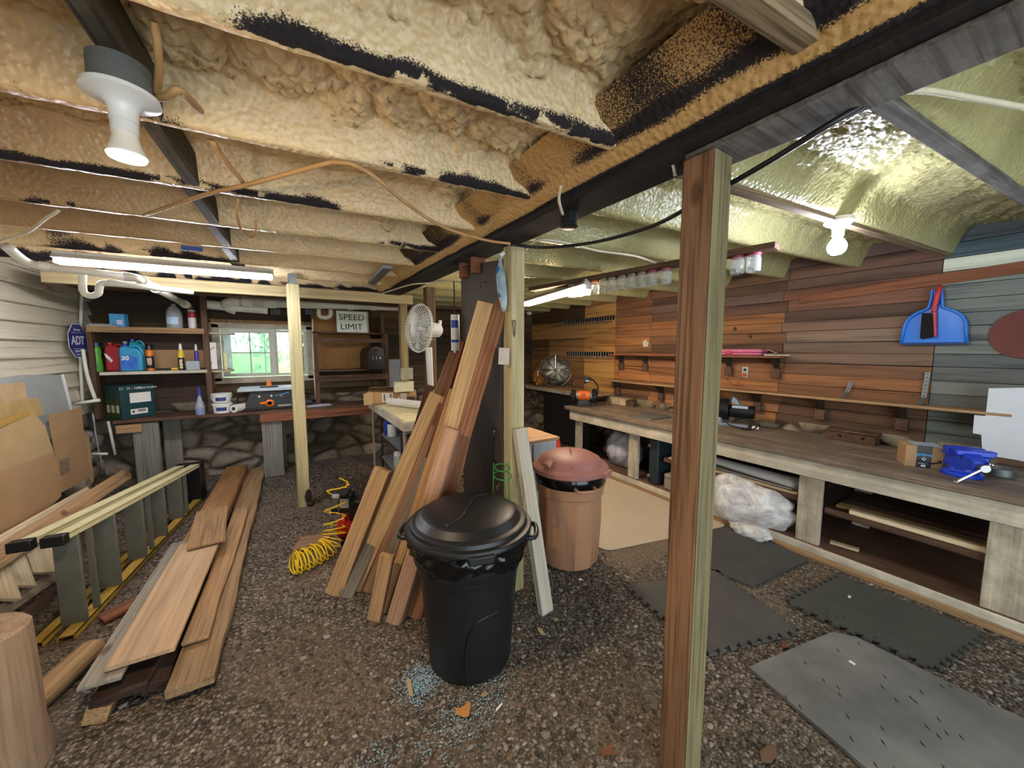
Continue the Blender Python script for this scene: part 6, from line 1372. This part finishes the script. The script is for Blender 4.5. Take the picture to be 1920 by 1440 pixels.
# dustpan and brush
o = at(1752, 600, 'x', 3.94)
t = thing('dustpan', 'bright blue dustpan hanging on the right wall', 'dustpan', M=frame((3.955, o.y, o.z), (0, -1, 0), (-1, 0, 0)))     # local x right, y up, z out of the wall
PB = plain('pan_blue', '2a78d8', .35, var=.05)
arc = [(-.158, -.165)]
for k in range(15):
    a = PI-PI*k/14; arc.append((.15*math.cos(a), -.085+.165*max(0, math.sin(a))**.75))
arc += [(.158, -.165)]
hand = [(-.034, .085), (-.024, .15), (-.026, .205), (.022, .205), (.026, .15), (.034, .085)]
full = [p for p in arc if p[0] < -.034]+hand+[p for p in arc if p[0] > .034]
G().prism(full, 0, .006).mk('pan', PB, t, bevel=.002)
g = G(); rim = [Vector((x, y, .02)) for x, y in full[1:-1]]; g.tube([Vector((full[0][0], full[0][1], .006))]+rim+[Vector((full[-1][0], full[-1][1], .006))], .009, 8); g.mk('rim', PB, t, smooth='all')
G().box(-.156, .156, -.176, -.158, 0, .012).mk('rubber_lip', plain('lip', '1d3a68', .6), t, bevel=.003)
t = thing('hand_brush', 'red handled hand brush with black bristles hanging before the blue dustpan', 'brush', M=t.matrix_basis @ TR(0, 0, .032))
BS = Matrix.Diagonal((1.15, 1.35, 1, 1)) @ TR(0, -.01, 0)
G().tube([(.012, .185, 0), (.006, .14, .006), (.0, .09, .006), (-.004, .05, .004)], [.009, .014, .012, .012], 10, smooth=3).mk('handle', plain('brush_red', 'b02a34', .4), t, BS, smooth='all')
G().hexa([(-.008, .055, -.012), (.010, .055, -.012), (.020, -.075, -.012), (.008, -.08, -.012), (-.008, .055, .012), (.010, .055, .012), (.020, -.075, .012), (.008, -.08, .012)]).mk('spine', MATS['brush_red'], t, BS, bevel=.004)
G().hexa([(-.052, .05, -.014), (-.004, .045, -.014), (.010, -.078, -.014), (-.05, -.09, -.014), (-.052, .05, .016), (-.004, .045, .016), (.010, -.078, .016), (-.05, -.09, .016)]).mk('bristles', plain('bristle', '0e0e10', .9, bmp=1, scale=160), t, BS, bevel=.008)
o = at(1918, 626, 'x', 3.95)
tag(G().cyl((0, 0, 0), (-.012, 0, 0), .155, seg=48).mk('sanding_disc', plain('disc_red', '6b3a34', .8, var=.1), None, TR(XR-.022, o.y-.02, o.z), bevel=.002), 'large dull red disc hung on the wall at the right edge', 'disc')
bt_ = RYo = None
t = thing('wall_batten', 'long brown batten nailed high on the right wall above the dustpan', 'board', (3.95, -1.2, 1.95))
a = at(1500, 562, 'x', 3.965); b_ = at(1925, 500, 'x', 3.965); d_ = (b_-a)
board('batten', a, a+d_*1.6, .075, .016, (-1, 0, 0), W_red, t)
# hook racks
def hookrack(lab, y0, y1, z, n):
    t = thing('hook_rack', lab, 'hook rack', (XR-.024, y0, z)); L = y1-y0
    G().box(-.014, 0, 0, L, -.03, .03).mk('rail', plain('rack_black', '141210', .5), t, bevel=.002)
    for k in range(n):
        y = L*(k+.5)/n
        G().tube([(-.012, y, .025), (-.024, y, .015), (-.024, y, -.045), (-.04, y, -.07), (-.064, y, -.06), (-.068, y, -.035)], .005, 6, smooth=2).mk('hook', plain('hook_metal', '8f8a82', .3, .8), t, smooth='all')
hookrack('upper black hook rack on the far right wall', 3.72, 4.85, 1.955, 22)
hookrack('lower black hook rack on the far right wall, behind the chrome fan', 3.72, 4.75, 1.44, 20)
for lab, px0, py0, px1, py1 in (('square cardboard piece pinned high in the far right corner', 1005, 604, 1046, 649),):
    pxpoly('cardboard_piece', [(px0, py0), (px1, py0-1), (px1-1, py1+1), (px0, py1)], 'y', 5.70, .006, CARD2, lab, 'cardboard')
pxpoly('paint_blot', [(1205, 640), (1212, 637), (1216, 645), (1214, 650), (1206, 650)], 'x', XR-.026, .003, plain('blot_white', 'c4c0bc', .7), 'white rag scrap stuck on the right wall above the upper shelf', 'rag')
# ------------------------------------------------------------------ jars under the board
ja, jb = Vector((2.03, 2.95, 2.055)), Vector((2.345, 1.02, 2.055))
lumber('brown board under the right ceiling with the row of jars hanging from it', ja, jb, .09, .035, (0, 0, 1), W_old, nm='jar_board', sh=1)
JG = plain('jar_glass', 'c8ccca', .08, var=.02, alpha=.33); JL = plain('jar_lid', 'a89c94', .3, .8, .15); JLR = plain('jar_lid_red', '8e3c4a', .35)
jl = ['first hanging glass jar, at the far left end by the strip light', 'second hanging glass jar from the strip light end', 'third hanging glass jar from the strip light end', 'fourth hanging glass jar from the strip light end, below an orange lid', 'fifth hanging glass jar from the strip light end', 'sixth hanging glass jar from the strip light end', 'middle hanging glass jar, seventh from the strip light', 'eighth hanging glass jar from the strip light end', 'ninth hanging glass jar from the strip light end', 'hanging glass jar just left of the jar nearest the foreground post', 'hanging glass jar immediately left of the foreground post', 'hanging glass jar immediately right of the foreground post', 'last hanging glass jar at the near end of the brown board']
pxs = [(1073, 566), (1086, 563), (1099, 559), (1115, 556), (1132, 552), (1148, 548), (1167, 545), (1185, 541), (1204, 538), (1223, 534), (1248, 529), (1382, 502), (1413, 496)]
for k, ((px_, py_), lab) in enumerate(zip(pxs, jl)):
    # where the sight line crosses the vertical plane of the board
    n_ = Vector((jb.y-ja.y, ja.x-jb.x, 0)).normalized(); o_ = Vector((0, 0, CAMH)); d_ = FWD*FPX+RGT*(px_-960)-UPV*(py_-720)
    p = o_+d_*((ja-o_).dot(n_)/d_.dot(n_)); zt = 2.054
    t = thing('hanging_jar', lab, 'jar', (p.x, p.y, zt), group='glass jars hanging under the board'); r = .037
    G().cyl((0, 0, -.014), (0, 0, 0), r*1.02, seg=18).mk('lid', plain('lid_orange', 'c05a20', .4) if k == 3 else (JLR if k > 8 else JL), t, bevel=.002)
    G().lathe([(0, -.105), (r*.9, -.105), (r, -.097), (r, -.03), (r*.86, -.018), (r*.86, -.012)], 18, cap=False).mk('glass', JG, t, smooth=True)
    g = G(); rnd = random.Random(k)
    for q in range(10):
        c = Vector((rnd.uniform(-.5, .5)*r*1.1, rnd.uniform(-.5, .5)*r*1.1, -.099+rnd.uniform(0, .03))); dd_ = Vector((rnd.uniform(-1, 1), rnd.uniform(-1, 1), rnd.uniform(-1, 1))).normalized()*.008; g.cyl(c-dd_, c+dd_, .0028, seg=5)
    gg = g.mk('screws', STEEL, t); gg['kind'] = 'stuff'
# ================================================================== FLOOR MATS AND SCRAPS
FOAM = plain('mat_foam', '4b4845', .8, var=.14, scale=5, bmp=.1); 
def mat4(name, lab, pts, th, mat, teeth=(), wear=0):
    P = [at(x, y, 'z', th) for x, y in pts]; o = sum(P, Vector())/len(P); Q = [p-o for p in P]
    t = thing(name, lab, 'mat', (o.x, o.y, 0.006))
    poly = []
    for i, q in enumerate(Q):
        r = Q[(i+1) % len(Q)]
        poly.append((q.x, q.y))
        if i in teeth:
            d = (r-q); L = d.length; n_ = int(L/.06); e = d.normalized(); nn = Vector((e.y, -e.x, 0))*.024
            c = sum((Vector((a_.x, a_.y, 0)) for a_ in Q), Vector())
            if (q+nn).length < q.length: nn = -nn
            for k in range(n_):
                for f_, s in ((.15, 0), (.05, 1), (.65, 1), (.55, 0)): 
                    p = q+d*((k+f_+.1)/n_)+nn*s; poly.append((p.x, p.y))
    G().prism(poly, 0, th).mk('mat', mat, t, bevel=0)
    return t
TANM = plain('mat_tan', 'b3a48c', .75, var=.07, scale=3, bmp=.1)
P = [at(x, y, 'z', .01) for x, y in ((1125, 1030), (1150, 1036), (1262, 1003), (1262, 945), (1150, 893), (1105, 905), (1090, 1000))]
tm = thing('floor_mat', 'tan rubber mat on the floor beyond the rose lidded can', 'mat', (2.5, 2.3, .004))
q0 = Vector((2.5, 2.3, 0)); corners = [Vector((1.955, 1.865, 0)), Vector((3.15, 1.60, 0)), Vector((3.16, 3.35, 0)), Vector((2.2, 3.1, 0)), Vector((1.95, 2.4, 0))]
poly = []
for i, c in enumerate(corners):
    a_, b_ = corners[i-1], corners[(i+1) % 5]
    for k in range(7):
        f_ = k/6; s0 = c+(a_-c).normalized()*.09; s1 = c+(b_-c).normalized()*.09
        p = s0*(1-f_)**2+c*2*f_*(1-f_)+s1*f_*f_; poly.append((p.x-2.5, p.y-2.3))
G().prism(poly, 0, .006).mk('mat', TANM, tm)
mat4('foam_mat', 'dark grey foam mat nearest the right bench legs, behind the foreground post', [(1410, 1100), (1515, 1050), (1385, 985), (1300, 1000), (1290, 1052)], .014, plain('mat_dark', '42403e', .8, var=.2, scale=4), teeth=())
mat4('foam_mat', 'grey interlocking foam mat split by the foreground post', [(1320, 1222), (1492, 1180), (1336, 1068), (1178, 1100)], .014, FOAM, teeth=(0, 3, 1))
mat4('foam_mat', 'dark green grey interlocking foam mat along the right bench', [(1748, 1250), (1842, 1186), (1578, 1080), (1478, 1130)], .014, plain('mat_green', '444540', .8, var=.14, scale=5), teeth=(0, 2, 3))
WORN = plain('mat_worn', '706f6b', .7, var=.28, scale=4, bmp=.1)
t = mat4('foam_mat', 'worn pale grey mat in the lower right corner', [(1690, 1500), (2060, 1420), (1606, 1196), (1562, 1186), (1404, 1252)], .016, WORN)
rnd = random.Random(4); g = G()
for k in range(46):
    p = Vector((rnd.uniform(-.45, .45), rnd.uniform(-.32, .38), 0)); g.prism([(p.x, p.y), (p.x+.010, p.y+.006), (p.x+.024, p.y+.02), (p.x+.008, p.y+.014)], .0161, .0166)
o_ = g.mk('scuff_marks', plain('scuff', '2c2c2c', .8), t); o_['kind'] = 'stuff'
# paper and leaf scraps
def scrap(lab, px_, py_, pts, mat, nm='scrap', cat='scrap', z=.012, rz=0.0):
    o = at(px_, py_, 'z', 0); return tag(G().prism(pts, 0, .002).mk(nm, mat, None, TR(o.x, o.y, z, .06, .05, rz)), lab, cat)
scrap('torn orange brown scrap of card on the gravel before the black trash can', 870, 1337, [(-.035, .0), (-.03, .025), (-.01, .015), (.02, .02), (.03, .03), (.035, .01), (.01, -.03), (-.01, -.028)], plain('orange_card', 'b5793c', .7))
scrap('pale yellow sliver of wood lying left of the orange scrap', 768, 1293, [(-.012, -.045), (.004, -.045), (.014, .03), (.004, .05), (-.006, .03)], plain('sliver', 'a8956c', .8), 'wood_sliver')
scrap('small white sliver right of the orange scrap', 936, 1332, [(-.02, -.008), (.018, .006), (.022, .014), (-.014, .002)], WHITE)
scrap('brown dry leaf at the bottom centre by the foreground post', 1140, 1415, [(-.03, 0), (-.01, .02), (.01, .012), (.035, .02), (.02, -.005), (.03, -.02), (.0, -.012)], plain('dry_leaf', '6e4428', .8), 'leaf', 'leaf')
scrap('brown dry leaf between the foam mats near the worn pale mat', 1472, 1215, [(-.03, 0), (-.01, .018), (.01, .01), (.03, .014), (.015, -.008), (.0, -.012)], MATS['dry_leaf'], 'leaf', 'leaf')
scrap('flat brown leaf left of the worn pale mat', 1440, 1420, [(-.05, 0), (-.02, .02), (.03, .018), (.06, 0), (.02, -.02), (-.03, -.018)], plain('leaf_tan', '6d5138', .8), 'leaf', 'leaf')
scrap('round tan stone chip right below the black trash can', 908, 1307, [(.016*math.cos(a), .010*math.sin(a)) for a in [k*PI/6 for k in range(12)]], plain('chip', '9a8060', .8), 'stone_chip', 'stone')
scrap('yellowish chip right of the white stud foot', 1013, 1187, [(-.012, -.025), (.01, -.03), (.014, .01), (.002, .03), (-.01, .01)], plain('chip2', 'a8946c', .8))
scrap('small pale chip beside the white stud foot', 1042, 1166, [(-.014, -.008), (.014, -.01), (.016, .01), (-.008, .012)], MATS['chip2'])
scrap('white crumb of paper beside the tan trash can', 1088, 1090, [(-.012, -.008), (.014, -.01), (.012, .01), (-.01, .01)], WHITE)
scrap('white paper flake on the green grey foam mat', 1592, 1126, [(-.018, -.004), (0, -.008), (.02, .0), (.018, .008), (-.01, .006)], WHITE, z=.022)
scrap('white paper flake on the worn pale mat', 1597, 1252, [(-.01, -.012), (.008, -.01), (.012, .01), (-.006, .014)], WHITE, z=.024)
# pale blue crumbs spilled in front of the can
rng = np.random.default_rng(9); n = 2600
sp = []
for (cx, cy_, sx_, sy_, k) in ((.44, 1.52, .05, .05, 1000), (.60, 1.28, .08, .05, 450), (.45, 1.24, .08, .06, 250), (.75, 1.33, .05, .05, 150), (.20, 1.30, .05, .03, 150)):
    sp.append(np.stack([rng.normal(cx, sx_, k), rng.normal(cy_, sy_, k)], 1))
sp = np.concatenate(sp); n = len(sp); s_ = rng.uniform(.001, .0028, n)
PP = (IV[None]*s_[:, None, None]*np.array([1.3, 1, .6])); PP[..., 0] += sp[:, 0:1]; PP[..., 1] += sp[:, 1:2]; PP[..., 2] += (floor_z(sp[:, 0], sp[:, 1])+.0065)[:, None]
FF = (IF[None]+(np.arange(n)*len(IV))[:, None, None]).reshape(-1, 3)
tag(npmesh('spilled_crumbs', PP.reshape(-1, 3), FF, plain('crumb_blue', '8fb0bc', .6, var=.15), smooth=False), 'pale blue crumbs spilled on the gravel before the black trash can', 'crumbs', kind='stuff')
# ================================================================== GRAVEL
# loose pebbles, too many to count
rng = np.random.default_rng(5)
n = 62000
r_ = rng.random(n)
py_ = 0.05+5.4*r_**1.7; px_ = rng.uniform(-1.75, 3.3, n)
keep = fbm(px_*0.9+5, py_*0.9, 11)+0.25*rng.random(n) > 0.42
px_, py_ = px_[keep], py_[keep]; n = len(px_)
# none under what stands on the floor
bpy.context.view_layer.update()
for o_ in list(SC.objects):
    if o_.type != 'MESH' or o_.get('kind') in ('structure', 'stuff'): continue
    co = np.array([o_.matrix_world @ Vector(c) for c in o_.bound_box])
    if co[:, 2].min() > 0.03 or (co[:, 2].max()-co[:, 2].min() > .3 and np.ptp(co[:, 0])*np.ptp(co[:, 1]) > .12): continue
    loc = np.array([c for c in o_.bound_box]); lo3, hi3 = loc.min(0), loc.max(0); Mi = np.array(o_.matrix_world.inverted())
    q = np.stack([px_, py_, np.full(n, 0.008), np.ones(n)], 1) @ Mi.T
    ins = np.all((q[:, :3] > lo3-.012) & (q[:, :3] < hi3+.012), 1)
    px_, py_ = px_[~ins], py_[~ins]; n = len(px_)
sz = rng.uniform(0.004, 0.0105, n)*(1+0.5*(rng.random(n) > 0.93))
sc3 = np.stack([sz*rng.uniform(0.8, 1.5, n), sz*rng.uniform(0.7, 1.1, n), sz*rng.uniform(0.35, 0.6, n)], 1)
ang = rng.uniform(0, 2*PI, n); ca, sa = np.cos(ang)[:, None], np.sin(ang)[:, None]
Q = IV[None]*sc3[:, None]*(1+0.25*(rng.random((n, len(IV), 1))-0.5))
QX = Q[..., 0]*ca-Q[..., 1]*sa+px_[:, None]; QY = Q[..., 0]*sa+Q[..., 1]*ca+py_[:, None]
QZ = Q[..., 2]+(floor_z(px_, py_)+sc3[:, 2]*0.55)[:, None]
PP = np.stack([QX, QY, QZ], -1).reshape(-1, 3); FF = (IF[None]+(np.arange(n)*len(IV))[:, None, None]).reshape(-1, 3)
pal = np.array([L3(c) for c in ('443d34', '5a5146', '6a6156', '7c7267', '8d847a', '62523f', 'a19990')])
pick = rng.choice(len(pal), n, p=[.2, .22, .2, .16, .1, .09, .03]); cc = np.repeat(pal[pick]*rng.uniform(0.75, 1.2, (n, 1)), len(IV), 0)
tag(npmesh('gravel', PP, FF, attrmat('pebble', (40, 40, 40), 0.8, 0.25, 0.2), cc, smooth=False),
    'loose grey and brown gravel spread over the whole floor', 'gravel', kind='stuff')
